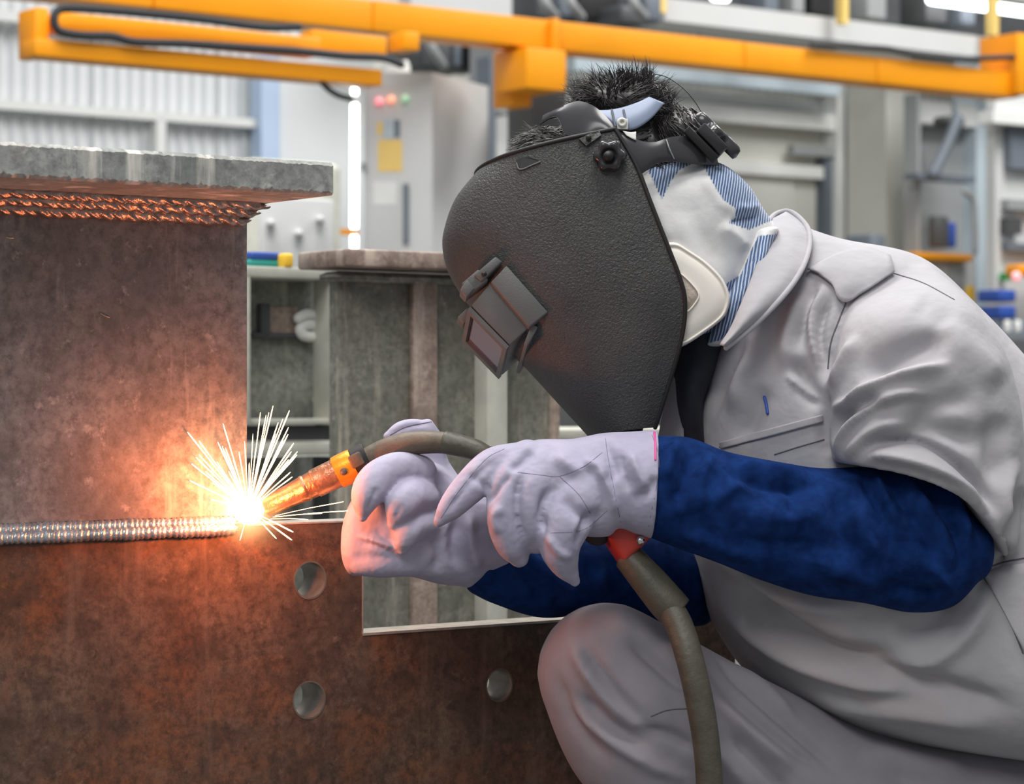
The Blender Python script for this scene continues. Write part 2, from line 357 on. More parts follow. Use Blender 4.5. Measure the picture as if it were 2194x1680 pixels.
# ================================================================== the hall
floor = mk('floor', obox((3, 9, -0.05), (16, 0, 0), (0, 14, 0), (0, 0, .05)), M['floor'], smooth=False)
tag(floor, 'grey concrete workshop floor', kind='structure')
def s_of(px, c): return R(px, 840, c).dot(DV)
CW = 10.0
wall_c = R(1097, 840, CW + .08); a, b = s_of(-500, CW), s_of(2900, CW)
mid = DV * ((a + b) / 2) + NV * (CW + .10); mid.z = 3.2
wall = mk('wall_back', obox(mid, DV * ((b - a) / 2 + .5), NV * .05, UP * 3.2), M['beige_wall'], smooth=False)
tag(wall, 'pale corrugated sheet wall at the back of the workshop', kind='structure')
def corrugated(s0, s1, z0, z1, c, pitch, dep):
    n = max(1, int(round((s1 - s0) / pitch))); pts = []
    for i in range(n):
        o = s0 + i * (s1 - s0) / n; p = (s1 - s0) / n
        pts += [(o, 0), (o + .38 * p, 0), (o + .5 * p, dep), (o + .88 * p, dep)]
    pts.append((s1, 0)); V = []; Fc = []
    for s, d in pts:
        for z in (z0, z1):
            q = DV * s + NV * (c + d); V.append([q.x, q.y, z])
    k = len(pts)
    for s, d in pts[::-1]:
        for z in (z0, z1):
            q = DV * s + NV * (c + dep + .012); V.append([q.x, q.y, z])
    n2 = 2 * k
    Fc = [[2 * i, 2 * i + 1, (2 * i + 3) % (2 * n2), (2 * i + 2) % (2 * n2)] for i in range(n2)]
    return V, Fc
s_l, s_r = s_of(-400, CW), s_of(720, CW); nP = 4
for i in range(nP):
    w = (s_r - s_l) / nP
    mk('wall_panel', corrugated(s_l + i * w + .004, s_l + (i + 1) * w - .004, 0, 4.2, CW, .062, .02), M['white_wall'], wall, smooth=False)
for i, (x0, x1) in enumerate(((1225, 1500), (1500, 1790), (1965, 2100), (2120, 2420))):
    mk('wall_panel', corrugated(s_of(x0, CW) + .004, s_of(x1, CW) - .004, 0, 4.2, CW, .062, .015), M['beige_wall'], wall, smooth=False)
def trim(nm, label, mat, *a, **k):
    o = mk(nm, hbox(*a, **k), mat, smooth=False); return tag(o, label, kind='structure')
trim('trim_1', 'pale horizontal girt rail across the corrugated wall', M['frame_white'], -200, 600, 198, 218, CW - .08, .07)
trim('trim_2', 'short pale post hanging below the girt rail', M['frame_white'], 336, 356, 255, 330, CW - .08, .06)
trim('trim_3', 'pale blue upright where the corrugated wall turns', M['pale_blue'], 560, 600, 120, 900, CW - .12, .10)
trim('trim_4', 'pale smooth wall sheet beside the grey cabinet', M['white_wall'], 600, 800, 100, 900, CW - .10, .06)
trim('trim_5', 'white horizontal wall rail near the top left', M['frame_white'], -200, 340, 0, 24, CW - .10, .06)
# roller door region to the right
trim('trim_6', 'white lintel pipe above the roller door', M['blue_grey'], 1232, 1800, 122, 150, CW - .3, .10)
trim('trim_7', 'grey slot band under the door lintel', M['grey'], 1232, 1790, 168, 200, CW - .05, .05)
trim('trim_8', 'thick white band above the roller curtain', M['frame_white'], 1232, 1796, 196, 232, CW - .14, .08)
trim('trim_9', 'white band across the lower roller curtain', M['frame_white'], 1232, 1796, 318, 346, CW - .10, .06)
trim('trim_10', 'beige lower door panel', M['beige_wall'], 1500, 1700, 352, 760, CW - .06, .05)
trim('trim_11', 'slate door post beside the roller curtain', M['slate'], 1770, 1794, 330, 900, CW - .12, .10)
trim('trim_12', 'white door jamb right of the roller curtain', M['frame_white'], 1794, 1812, 170, 900, CW - .16, .12)
trim('trim_13', 'pale blue grey flat wall sheet between door and beige column', M['blue_grey'], 1812, 1900, 170, 900, CW - .10, .06)
trim('trim_14', 'grey rail across the pale wall sheet', M['grey'], 1700, 1900, 310, 330, CW - .14, .05)
door = mk('door_1', corrugated(s_of(1236, CW - .05), s_of(1770, CW - .05), 0, pxz(1236, 232, CW - .05), CW - .05, .05, .012), M['beige_wall'], smooth=False)
tag(door, 'grey beige ribbed roller door in the back wall', kind='structure')
trim('trim_15', 'wide beige column right of the door', M['beige_wall'], 1898, 1968, 170, 900, CW - .5, .30)
trim('trim_16', 'light grey column at the right edge of the machines', M['blue_grey'], 2092, 2112, 100, 900, CW - .9, .16)
trim('trim_17', 'slim slate grey pipe beside the light grey column', M['slate'], 2114, 2128, 100, 900, CW - .86, .06)
trim('trim_18', 'pale wall frame behind the right machines', M['frame_white'], 2128, 2400, 130, 200, CW - .3, .1)
# mezzanine
trim('trim_19', 'long grey mezzanine edge beam high on the right', M['cab'], 1425, 2500, -6, 44, CW - 1.2, .20)
trim('trim_20', 'dark recess wall above the mezzanine beam', M['dark_grey'], 1150, 2500, -140, 10, CW - .4, .1)
trim('trim_21', 'pale grey horizontal duct left of the mezzanine', M['cab'], 880, 1160, -60, 14, CW - .6, .1)
for i, x in enumerate((1416, 1806, 2128)):
    o = mk('railing_post', hbox(x, x + 12, -80 + i * 20, 26 + i * 24, CW - 1.32, .05), M['yellow'], smooth=False)
    tag(o, ['yellow railing post at the left end of the mezzanine beam', 'yellow railing post in the middle of the mezzanine beam', 'yellow railing post at the right end of the mezzanine beam'][i], 'post', 'yellow posts on the mezzanine')
o = mk('strip_light', hbox(2000, 2260, -14, 6, CW - 1.10, .06, .02), M['lamp']); tag(o, 'bright strip light above the mezzanine at the top right', 'lamp')
o = mk('strip_light', tube([R(1530, -6, CW - 1.0), R(1556, -4, CW - 1.0)], .018, 12, 1), M['lamp']); tag(o, 'tiny bright lamp in the dark mezzanine recess', 'lamp')

# ------------------------------------------------------------------ orange jib crane
def crane_beam(parent, name, x0, x1, yt, yb, c, t=.12, mat='orange'): return mk(name, hbox(x0, x1, yt, yb, c, t, .006, ), M[mat], parent, angle=30)
cb = 7.2
crane = empty('overhead_crane_beam', R(1160, 840, cb) * 1, 'long orange overhead crane girder running across the whole top of the hall', 'crane')
crane.location.z = 0; WORLD[crane.name] = Vector(crane.location)
zt, zb = pxz(1190, 44, cb), pxz(1190, 106, cb)
def girder(x0, x1, name='girder_section', dz=0.0, c=cb, t=.14):
    A, B = R(x0, 0, c), R(x1, 0, c); m = (A + B) / 2 + NV * (t / 2); m.z = (zt + zb) / 2 + dz; L = (B - A); L.z = 0
    return mk(name, obox(m, DV * (L.length / 2 - .003), NV * (t / 2), UP * ((zt - zb) / 2), .005), M['orange'], crane, angle=30)
for x0, x1 in ((-500, 330), (330, 800), (800, 1186), (1196, 1596), (1596, 1880), (1880, 2185)): girder(x0, x1)
mk('joint_plate', hbox(1184, 1200, 38, 108, cb - .02, .17, .004), M['orange'], crane, angle=30)
mk('end_plate', hbox(2180, 2212, 70, 200, cb - .04, .22, .004), M['orange'], crane, angle=30)
mk('bracket', hbox(1128, 1214, 100, 188, cb - .05, .2, .006), M['orange'], crane, angle=30)
mk('bracket', hbox(1096, 1140, 104, 226, cb + .12, .12, .006), M['orange'], crane, angle=30)
mk('cable', tube([R(x, y, cb - .02) for x, y in ((1740, 96), (1800, 99), (1900, 104), (1960, 118), (2050, 126), (2120, 124), (2170, 122))], .012, 10, 4), M['black_cable'], crane)
mk('column', hbox(1140, 1214, 186, 900, cb + .3, .16), M['dark_grey'], crane, smooth=False)
cj = 6.4
jib = empty('jib_crane_arm', (R(450, 840, cj).x, R(450, 840, cj).y, 0), 'orange twin bar jib arm with a black cable loop at the upper left', 'crane')
mk('upper_bar', hbox(122, 690, 24, 66, cj, .10, .006), M['orange'], jib, angle=30)
mk('lower_bar', hbox(76, 820, 80, 119, cj - .05, .10, .006), M['orange'], jib, angle=30)
mk('end_post', hbox(76, 106, 14, 120, cj + .02, .12, .006), M['orange'], jib, angle=30)
mk('hinge_block', hbox(700, 900, 62, 104, cj + .25, .12, .006), M['dark_grey'], jib, angle=30)
mk('hinge_arm', hbox(670, 830, 62, 110, cj + .12, .08, .006), M['orange'], jib, angle=30)
mk('hinge_plate', hbox(866, 900, 66, 106, cj + .1, .10, .006), M['orange'], jib, angle=30)
mk('tail_bracket', hbox(765, 790, 150, 172, cj, .05, .004), M['bright_yellow'], jib, angle=30)
mk('cable_loop', tube([R(x, y, cj - .07) for x, y in ((640, 58), (560, 58), (420, 40), (250, 24), (150, 18), (122, 24), (116, 48), (130, 68), (180, 76), (240, 78), (290, 90), (400, 94), (520, 102), (640, 110), (740, 120), (820, 124), (860, 138))], .0125, 10, 5), M['black_cable'], jib)
mk('hanging_cable', tube([R(x, y, cj - .02) for x, y in ((684, 168), (700, 188), (724, 204), (752, 212))], .009, 8, 5), M['black_cable'], jib)
# ------------------------------------------------------------------ lamps
def strip(p, q, r, label):
    root = empty('tube_lamp', (q[0], q[1], min(p[2], q[2])), label, 'lamp')
    p, q = Vector(p), Vector(q); u = (q - p).normalized()
    mk('tube', tube([p, p.lerp(q, .5), q], r, 16, 2), M['lamp'], root)
    for e, s in ((p, -1), (q, 1)): mk('end_cap', cyl(e + u * s * r * .5, e + u * s * r * 1.8, r * 1.02), M['frame_white'], root)
strip(R(214, 3, 7.6), R(336, 22, 7.6), .026, 'bright white strip lamp behind the orange jib arm at the upper left')
o = mk('lamp_housing', hbox(150, 700, -2, 10, 7.72, .06), M['grey'], smooth=False); tag(o, 'grey strip lamp housing above the orange jib arm', 'lamp housing')
strip(R(760, 182, 7.0), R(760, 200, 7.0), .011, 'short bright end of the upright tube lamp under the jib arm')
strip(R(760, 226, 7.0), R(759, 486, 7.0), .012, 'tall bright upright tube lamp left of the grey cabinet')
strip(R(759, 508, 7.0), R(759, 530, 7.0), .011, 'small bright lamp below the tall upright tube lamp')
o = mk('lamp_strap', hbox(728, 768, 490, 502, 6.96, .03), M['orange'], smooth=False); tag(o, 'small orange strap around the upright tube lamp', 'strap')
# ------------------------------------------------------------------ control cabinet
cc = 7.4
cab = empty('control_cabinet', (R(900, 840, cc).x, R(900, 840, cc).y, 0), 'tall pale grey electrical cabinet with red orange and green indicator lamps', 'cabinet')
zc_t = pxz(780, 164, cc)
A = R(778, 0, cc); B = R(926, 0, cc); L = (B - A); L.z = 0
# front faces left-forward: the cabinet stands across the hall axis
fx = Vector((math.cos(math.radians(-4)), math.sin(math.radians(-4)), 0)); fy = Vector((-fx.y, fx.x, 0))
A0 = P(780, 840, 9.0); A0.z = 0; wF = .255; dS = .40
sx = Vector((math.cos(math.radians(58)), math.sin(math.radians(58)), 0))
B0 = A0 + fx * wF; C1 = B0 + sx * dS; D1 = A0 + sx * dS
B0 = P(926, 840, 8.98); B0.z = 0; C1 = P(1046, 840, 9.4); C1.z = 0; D1 = A0 + (C1 - B0)
mk('body', prism([A0, B0, C1, D1], (0, 0, P(780, 156, 9.0).z)), M['cab'], cab, smooth=False)
def on_cab(x0, x1, y0, y1, mat, name, pr=.012, par=cab):
    q = [P(x0, y0, 8.99), P(x1, y0, 8.99), P(x1, y1, 8.99), P(x0, y1, 8.99)]; q = [v + Vector((0, .012, 0)) for v in q]
    return mk(name, prism(q, (0, -.012 - pr, 0)), mat, par, smooth=False)
dr = on_cab(790, 918, 180, 700, M['cab'], 'door', .008)
for x, y, m_ in ((812, 217, 'r_lamp'), (838, 213, 'o_lamp'), (868, 211, 'g_lamp')):
    mk('indicator_lamp', tube([P(x, y, 8.99), P(x, y, 8.96)], .015, 14, 2), M[m_], cab)
on_cab(822, 858, 256, 296, M['blue_grey'], 'meter_window'); on_cab(845, 857, 258, 294, M['slate'], 'meter_display', .016)
on_cab(810, 862, 300, 368, M['yellow'], 'warning_sticker', .010); on_cab(808, 820, 262, 290, M['yellow'], 'small_sticker', .010)
on_cab(864, 876, 395, 520, M['slate'], 'door_handle', .03); on_cab(800, 850, 390, 440, M['frame_white'], 'paper_notice', .010)
mk('lamp_dome', tube([P(848, 158, 9.1), P(848, 148, 9.1)], .055, 18, 2), M['frame_white'], cab)
on_cab(774, 784, 350, 366, M['grey'], 'latch', .02)
o = mk('wall_column', hbox(1050, 1062, 120, 900, 8.3, .1), M['slate'], smooth=False); tag(o, 'thin dark upright at the right side of the grey cabinet', 'post')
o = mk('machine_housing', hbox(1064, 1140, 180, 900, 8.6, .3), M['cab'], smooth=False); tag(o, 'pale machine panel between grey cabinet and orange bracket', 'panel')
o = mk('drill_press', hbox(1064, 1110, 60, 240, 8.4, .2), M['grey'], smooth=False); tag(o, 'grey machine head beside the orange bracket', 'machine')
# dark machinery above
def thing(name, label, cat, loc): return empty(name, loc, label, cat)
mc = 8.8; pos = R(980, 840, mc); mach = thing('hoist_motor', 'dark hoist machinery hanging under the orange girder above the cabinet', 'machine', (pos.x, pos.y, pxz(980, 150, mc)))
mk('housing', hbox(905, 1010, 74, 146, mc, .3, .02), M['dark_grey'], mach); mk('gearbox', hbox(1020, 1046, 66, 150, mc - .1, .2, .02), M['black_matte'], mach)
mk('pipe', tube([R(914, 80, mc - .1), R(930, 110, mc - .12), R(950, 140, mc - .1)], .02, 10, 4), M['grey'], mach); mk('panel', hbox(975, 990, 80, 140, mc - .02, .05, .004), M['slate'], mach)
mc = 8.4; pos = R(1290, 840, mc); mach = thing('trolley_machine', 'dark cluttered trolley machinery on top of the orange girder', 'machine', (pos.x, pos.y, pxz(1290, 50, mc)))
for x0, x1, y0, y1, m_ in ((1150, 1190, -30, 40, 'dark_grey'), (1200, 1232, -20, 36, 'slate'), (1240, 1330, -40, 40, 'black_matte'), (1332, 1380, 8, 52, 'dark_grey'), (1385, 1420, -20, 46, 'slate')):
    mk('machine_block', hbox(x0, x1, y0, y1, mc + rng.uniform(0, .3), .2, .02), M[m_], mach)
for x in (1160, 1215, 1350): mk('pipe', tube([R(x, -20, mc - .1), R(x + 10, 10, mc - .15), R(x + 30, 36, mc - .1)], .022, 10, 4), M['grey'], mach)
# things stored in the recess
for i, (x0, x1) in enumerate(((1440, 1460), (1640, 1670), (1700, 1725), (1740, 1785), (1860, 1900), (1985, 2030), (2060, 2090))):
    o = mk('stored_crate', hbox(x0, x1, -60, 8 + (x0 - 1440) * .07, CW - .95, .2, .01), M[['dark_grey', 'slate', 'grey', 'black_matte', 'grey', 'dark_grey', 'slate'][i]])
    tag(o, ['dark box at the left end of the mezzanine', 'slate box on the mezzanine left of its middle', 'grey box between slate and black boxes on the mezzanine', 'black box left of the middle yellow post on the mezzanine', 'grey box right of the middle yellow post on the mezzanine', 'dark box under the strip light on the mezzanine', 'slate box at the right end of the mezzanine'][i], 'box', 'boxes on the mezzanine')
# machines at the right
cm = 9.0; pos = R(2030, 840, cm); wm = thing('wire_machine', 'grey machine with a slanted dark arm behind the welder on the right', 'machine', (pos.x, pos.y, 0))
mk('frame', hbox(1966, 1972, 200, 900, cm, .1), M['grey'], wm, smooth=False); mk('rail', hbox(1966, 2090, 370, 382, cm - .1, .1), M['slate'], wm, smooth=False)
mk('head', hbox(2032, 2070, 246, 268, cm - .12, .12, .02), M['dark_grey'], wm)
mk('arm', tube([R(2052, 255, cm - .15), R(2030, 310, cm - .15), R(2000, 372, cm - .15)], .03, 12, 3), M['slate'], wm)
mk('hanger', tube([R(2042, 196, cm - .1), R(2046, 250, cm - .1)], .012, 10, 2), M['slate'], wm)
mk('back_panel', hbox(1970, 2092, 268, 900, cm + .2, .1), M['grey'], wm, smooth=False); mk('upper_panel', hbox(1970, 2092, 214, 262, cm + .1, .1), M['frame_white'], wm, smooth=False)
mk('screen', hbox(2006, 2034, 462, 530, cm - .1, .06, .01), M['dark_grey'], wm); mk('side_box', hbox(2036, 2050, 476, 530, cm - .1, .06, .01), M['blue_box'], wm)
mk('hose', tube([R(2066, 410, cm - .1), R(2086, 430, cm - .1), R(2090, 480, cm - .1), R(2090, 540, cm - .1)], .016, 10, 4), M['grey'], wm)
mk('lower_body', hbox(1960, 2092, 552, 900, cm - .2, .3, .02), M['cab'], wm); mk('lower_door', hbox(2040, 2066, 570, 660, cm - .22, .03, .004), M['grey'], wm)
mk('orange_top', hbox(1966, 2086, 540, 556, cm - .26, .3, .01), M['orange'], wm)
o = mk('warning_lamp', tube([R(2078, 645, cm - .35), R(2078, 622, cm - .35)], .026, 16, 2), M['bright_yellow']); tag(o, 'round yellow warning lamp just above the welder\'s back', 'lamp')
cm = 8.0; pos = R(2170, 840, cm); em = thing('press_machine', 'grey machine with a red lamp and dark windows at the right edge', 'machine', (pos.x, pos.y, 0))
mk('body', hbox(2132, 2500, 196, 900, cm + .2, .06), M['cab'], em, smooth=False); mk('window', hbox(2166, 2300, 268, 360, cm + .15, .05), M['slate'], em, smooth=False)
mk('window', hbox(2158, 2190, 466, 500, cm + .15, .05), M['dark_grey'], em, smooth=False); mk('window', hbox(2160, 2300, 426, 448, cm + .15, .05), M['grey'], em, smooth=False)
mk('ledge', hbox(2128, 2400, 236, 262, cm + .1, .1), M['frame_white'], em, smooth=False); mk('slot', hbox(2160, 2300, 520, 536, cm + .15, .04), M['slate'], em, smooth=False)
mk('orange_guard', hbox(2186, 2300, 566, 590, cm, .1, .01), M['orange'], em)
mk('red_lamp', tube([R(2177, 592, cm - .02), R(2177, 592, cm - .05)], .022, 16, 2), M['r_lamp'], em); mk('green_sticker', hbox(2158, 2170, 584, 600, cm + .14, .05), M['green'], em, smooth=False)
for k, (x, y, w_, h_) in enumerate(((2142, 620, 36, 26), (2144, 655, 34, 28))):
    o = mk('parts_bin', hbox(x, x + w_, y, y + h_, 7.6, .14, .008), M['blue_box']); tag(o, ['upper royal blue parts bin at the right edge', 'lower royal blue parts bin at the right edge'][k], 'bin', 'blue bins at the right edge')
o = mk('bin_rack', hbox(2136, 2300, 686, 900, 7.62, .2, .01), M['slate']); tag(o, 'slate rack carrying the blue parts bins', 'rack')
for k, x in enumerate((2158, 2180)):
    o = mk('gas_valve', tube([R(x, 708, 7.45), R(x, 694, 7.45)], .017, 14, 2), M['frame_white']); tag(o, ['left white knob beneath the blue parts bins', 'right white knob beneath the blue parts bins'][k], 'knob')
o = mk('dark_trolley', hbox(2150, 2400, 722, 900, 7.2, .2, .01), M['dark_grey']); tag(o, 'dark trolley at the right edge behind the welder\'s back', 'trolley')
o = mk('low_machine', hbox(1868, 1900, 500, 900, 8.9, .2, .02), M['slate']); tag(o, 'small dark machine top peeking over the welder\'s shoulder', 'machine')

# ------------------------------------------------------------------ mid-ground steel
cg = 5.2; pos = R(640, 840, cg)
hs = empty('machine_cover', (pos.x, pos.y, 0), 'pale grey machine housing behind the top flange', 'machine')
mk('cover', hbox(536, 736, 336, 900, cg, .3, .02), M['mid_light'], hs); mk('vent', hbox(576, 596, 470, 520, cg - .01, .04), M['grey'], hs, smooth=False)
mk('side_panel', hbox(560, 716, 420, 640, cg - .015, .04, .004), M['cab'], hs)
for x, y in ((580, 478), (686, 470), (640, 500)): mk('knob', tube([R(x, y, cg - .01), R(x, y, cg - .04)], .010, 12, 2), M['cab'], hs)
def rack_tool(x0, x1, z0, z1, c, m_, label):
    A, B = R(x0, 0, c), R(x1, 0, c); m = (A + B) / 2; m.z = (z0 + z1) / 2; L = (B - A); L.z = 0
    o = mk('hand_tool', obox(m, DV * (L.length / 2), NV * .02, UP * ((z1 - z0) / 2), .004), M[m_]); tag(o, label, 'tool', 'tools on the grey rack')
zr = pxz(480, 568, 3.27)
rack_tool(520, 600, zr, zr + .012, 3.31, 'teal', 'teal tool lying on the rack left of the rusty column')
rack_tool(596, 616, zr, zr + .022, 3.29, 'bright_yellow', 'small yellow tool end beside the teal tool')
rack_tool(524, 592, zr + .012, zr + .024, 3.31, 'blue_box', 'dark blue tool lying on top of the teal tool')
# left frame
cf = 3.3; pos = R(630, 840, cf)
fr = empty('steel_rack', (pos.x, pos.y, 0), 'grey steel rack with a panel and small window behind the weld', 'rack')
def fb(nm, x0, x1, y0, y1, off, t, m_): return mk(nm, hbox(x0, x1, y0, y1, cf + off, t, .003), M[m_], fr, angle=30)
fb('top_rail', 480, 728, 568, 592, -.03, .12, 'mid_light'); fb('post', 712, 732, 592, 912, -.03, .06, 'mid_light'); fb('post', 528, 538, 592, 912, -.03, .06, 'mid_light')
fb('back_panel', 480, 720, 592, 905, .05, .02, 'mid_gray'); fb('cross_bar', 480, 728, 898, 912, -.02, .05, 'mid_light')
fb('window_recess', 576, 640, 656, 724, .04, .02, 'mid_flange'); fb('window_frame', 560, 580, 650, 726, .035, .02, 'dark_grey'); fb('window_sill', 540, 640, 712, 724, .035, .02, 'dark_grey')
fb('lower_bar', 480, 728, 914, 946, 0, .08, 'dark_grey'); fb('label_plate', 672, 698, 850, 862, .045, .01, 'mid_light')
fb('foot_rail', 480, 728, 950, 978, -.02, .08, 'mid_light'); fb('lower_panel', 480, 728, 980, 900, .10, .02, 'mid_gray')
mk('post_bolt', tube([R(722, 746, cf - .03), R(722, 746, cf - .045)], .006, 10, 2), M['dark_grey'], fr)
for k in range(2): mk('lower_post', hbox(500 + k * 212, 516 + k * 212, 980, 900, cf, .06), M['dark_grey'], fr, smooth=False)
o = mk('coiled_wire', tube([R(x, y, cf + .03) for x, y in ((640, 682), (660, 674), (684, 680), (698, 700), (694, 718), (670, 722), (650, 718), (644, 704), (664, 696), (686, 704))], .009, 12, 6), M['frame_white']); tag(o, 'white curled wire in the window of the grey frame', 'wire')
# rusty column
ck = 2.75; pos = R(950, 840, ck)
colm = empty('steel_column', (pos.x, pos.y, 0), 'rusty steel column with a flange plate on top behind the torch', 'column')
mk('top_flange', hbox(742, 1320, 532, 570, ck - .06, .125, .004), M['mid_flange'], colm, angle=30)
mk('weld_fillet', hbox(720, 1300, 580, 602, ck - .02, .05, .01), M['mid_gray'], colm)
z0 = pxz(730, 590, ck)
def cpl(nm, x0, x1, off, t, m_):
    A, B = R(x0, 0, ck + off), R(x1, 0, ck + off); m = (A + B) / 2 + NV * t / 2; L = (B - A); L.z = 0; m.z = z0 / 2
    return mk(nm, obox(m, DV * (L.length / 2), NV * (t / 2), UP * (z0 / 2), .002), M[m_], colm, angle=30)
cpl('web_plate', 730, 1050, 0, .03, 'mid_rust'); cpl('stiffener', 886, 938, -.012, .012, 'mid_flange'); cpl('stiffener', 1044, 1088, -.03, .06, 'mid_light'); cpl('side_plate', 1086, 1192, .01, .03, 'mid_rust')
cpl('far_stiffener', 1186, 1200, 0, .06, 'mid_flange')
pos = R(1370, 840, 3.2); bench = empty('steel_bench', (pos.x, pos.y, 0), 'dark bench with a pale top edge behind the bottom of the helmet', 'bench')
mk('bench_top', hbox(1192, 1560, 920, 944, 3.2, .3, .004), M['mid_light'], bench, angle=30)
mk('bench_body', hbox(1196, 1560, 945, 900, 3.25, .2), M['dark_grey'], bench, smooth=False)
mk('back_screen', hbox(1196, 1560, 760, 921, 3.44, .04), M['dark_grey'], bench, smooth=False)

# ================================================================== the steel being welded
def onp(px, py, off=0.0): return R(px, py, C0 + off)
wz_top = pxz(708, 418, C0 - .155)
sweb0 = s_of(-420, C0); p = onp(530, 1096)
beam = empty('steel_beam', (p.x - .2, p.y - .14, 0), 'thick grey steel beam end with a flange on top and stacked weld beads', 'beam')
def slab(s0, s1, o0, o1, z0, z1, bev): 
    m = DV * ((s0 + s1) / 2) + NV * (C0 + (o0 + o1) / 2); m.z = (z0 + z1) / 2; return obox(m, DV * ((s1 - s0) / 2), NV * ((o1 - o0) / 2), UP * ((z1 - z0) / 2), bev)
s_end = s_of(530, C0); z_plate = onp(740, 1117).z
mk('web_plate', slab(sweb0, s_end, 0.0, .028, z_plate + .009, wz_top, .0012), M['web'], beam, angle=30)
# flange with a slightly ragged flame-cut lower edge
sf1 = s_of(714, C0 - .155); zf1 = pxz(714, 348, C0 - .155); nseg = 170; V = []; Fc = []
for i in range(nseg + 1):
    s = sweb0 + (sf1 - sweb0) * i / nseg; j1 = .0012 * (math.sin(i * 2.7) + math.sin(i * 1.13 + 1)) * rng.uniform(.3, 1); j2 = rng.uniform(-.0006, .0006)
    for o_, z in ((-.155 - .0, wz_top + .003 + j1), (-.155, zf1 - .0035 + j2), (-.1515, zf1 + j2 * .5), (.16, zf1), (.16, wz_top), (-.1525, wz_top)):
        q = DV * s + NV * (C0 + o_); V.append([q.x, q.y, z])
for i in range(nseg):
    for j in range(6): Fc.append([i * 6 + j, i * 6 + (j + 1) % 6, (i + 1) * 6 + (j + 1) % 6, (i + 1) * 6 + j])
Fc += [[5, 4, 3, 2, 1, 0], [nseg * 6 + j for j in range(6)]]
mk('top_flange', (V, Fc), M['flange'], beam, angle=25)
def bead(s0, s1, off, z, ro, rz, rip=.007, amp=.0016, lean=.6, seg=14):
    n = int((s1 - s0) / .0013); Rg = []; t = np.linspace(0, 2 * math.pi, seg, endpoint=False); ph = 0
    for i in range(n):
        s = s0 + (s1 - s0) * i / (n - 1); ph += .0013 / (rip * (1 + .25 * math.sin(i * .37))); w = 1 + .06 * math.sin(i * .11) + .05 * math.sin(i * .29)
        bump = amp * (0.5 - 0.5 * math.cos(2 * math.pi * ph)); w *= min(1.0, ((s1 - s) / .012 + .04)) ** .5
        e = []
        for a in t:
            shift = lean * rip * math.cos(a) ** 2
            q = DV * (s - shift) + NV * (C0 + off - (ro * w + bump) * math.cos(a)); e.append([q.x, q.y, z + (rz * w + bump) * math.sin(a)])
        Rg.append(np.array(e))
    return rings(Rg)
zs = wz_top
for k, (o_, dz, ro, rz) in enumerate(((-.006, -.013, .010, .008), (-.020, -.006, .010, .0075), (-.033, -.001, .009, .006))):
    mk('weld_bead', bead(sweb0, s_end + .002 + .003 * k, o_, zs + dz, ro, rz, .0135, .0012, 1.1), M['bead'], beam)
mk('weld_root', prism([DV * sweb0 + NV * C0 + UP * (zs - .016), DV * sweb0 + NV * C0 + UP * zs, DV * sweb0 + NV * (C0 - .034) + UP * zs], DV * (s_end - sweb0)), M['bead'], beam, smooth=False)
# spatter marks and scratches on the web
for x, y, x2, y2 in ((216, 672, 234, 680), (148, 452, 152, 460), (140, 450, 162, 446), (14, 508, 28, 510)):
    mk('spatter_mark', tube([onp(x, y, -.0004), onp((x + x2) / 2, (y + y2) / 2 + 1, -.0006), onp(x2, y2, -.0004)], .0006, 6, 2), M['cut'], beam)

# lower plate with holes and a notch
outl = [(-420, None), (777, None)]
zn = onp(777, 1358).z; pl_top = z_plate
s_n = s_of(777, C0); s_e = s_of(1575, C0); poly = [(sweb0, 0.0), (sweb0, pl_top), (s_n, pl_top), (s_n, zn), (s_e, zn), (s_e, 0.0)]
pts3 = [DV * s + NV * C0 + UP * z for s, z in poly]
t_pl = .042
holes = ((664, 1243, .0180), (662, 1500, .0180), (1070, 1468, .0165))
def plate_with_holes():
    me = bpy.data.meshes.new('tmp'); V, Fc = prism(pts3, NV * t_pl); me.from_pydata(V, [], Fc)
    bm = bmesh.new(); bm.from_mesh(me); bmesh.ops.recalc_face_normals(bm, faces=bm.faces); bm.to_mesh(me); bm.free()
    o = bpy.data.objects.new('tmp', me); COL.objects.link(o); cut = []
    for x, y, r in holes:
        c = onp(x, y); V, Fc = cyl(c - NV * .05, c + NV * .1, r, seg=40); m2 = bpy.data.meshes.new('c'); m2.from_pydata(V.tolist(), [], Fc)
        bm = bmesh.new(); bm.from_mesh(m2); bmesh.ops.recalc_face_normals(bm, faces=bm.faces); bm.to_mesh(m2); bm.free()
        k = bpy.data.objects.new('c', m2); COL.objects.link(k); cut.append(k); md = o.modifiers.new('b', 'BOOLEAN'); md.operation = 'DIFFERENCE'; md.solver = 'EXACT'; md.object = k
    dg = bpy.context.evaluated_depsgraph_get(); ev = o.evaluated_get(dg); em_ = ev.to_mesh(); V = [list(v.co) for v in em_.vertices]; Fc = [list(p.vertices) for p in em_.polygons]; ev.to_mesh_clear()
    for k in cut: bpy.data.objects.remove(k)
    bpy.data.objects.remove(o); return V, Fc
p = onp(600, 1400); low = empty('drilled_plate', (p.x, p.y, 0), 'brown rusty vertical steel plate with three drilled holes and a notch', 'plate')
mk('plate', plate_with_holes(), M['plate'], low, smooth=False)
for x, y, r in holes:                                             # bright machined bores
    c = onp(x, y); t = np.linspace(0, 2 * math.pi, 40, endpoint=False); Rg = []
    for o_, rr in ((-.0004, r + .0016), (-.0004, r - .0002), (t_pl, r - .0002), (t_pl, r + .001), (-.0002, r + .0012), (-.0004, r + .0016)):
        Rg.append(np.array([list(c + NV * o_ + DV * (rr * math.cos(a)) + UP * (rr * math.sin(a))) for a in t]))
    mk('bore', rings(Rg, cap0=False, cap1=False), M['bare'], low, angle=30)
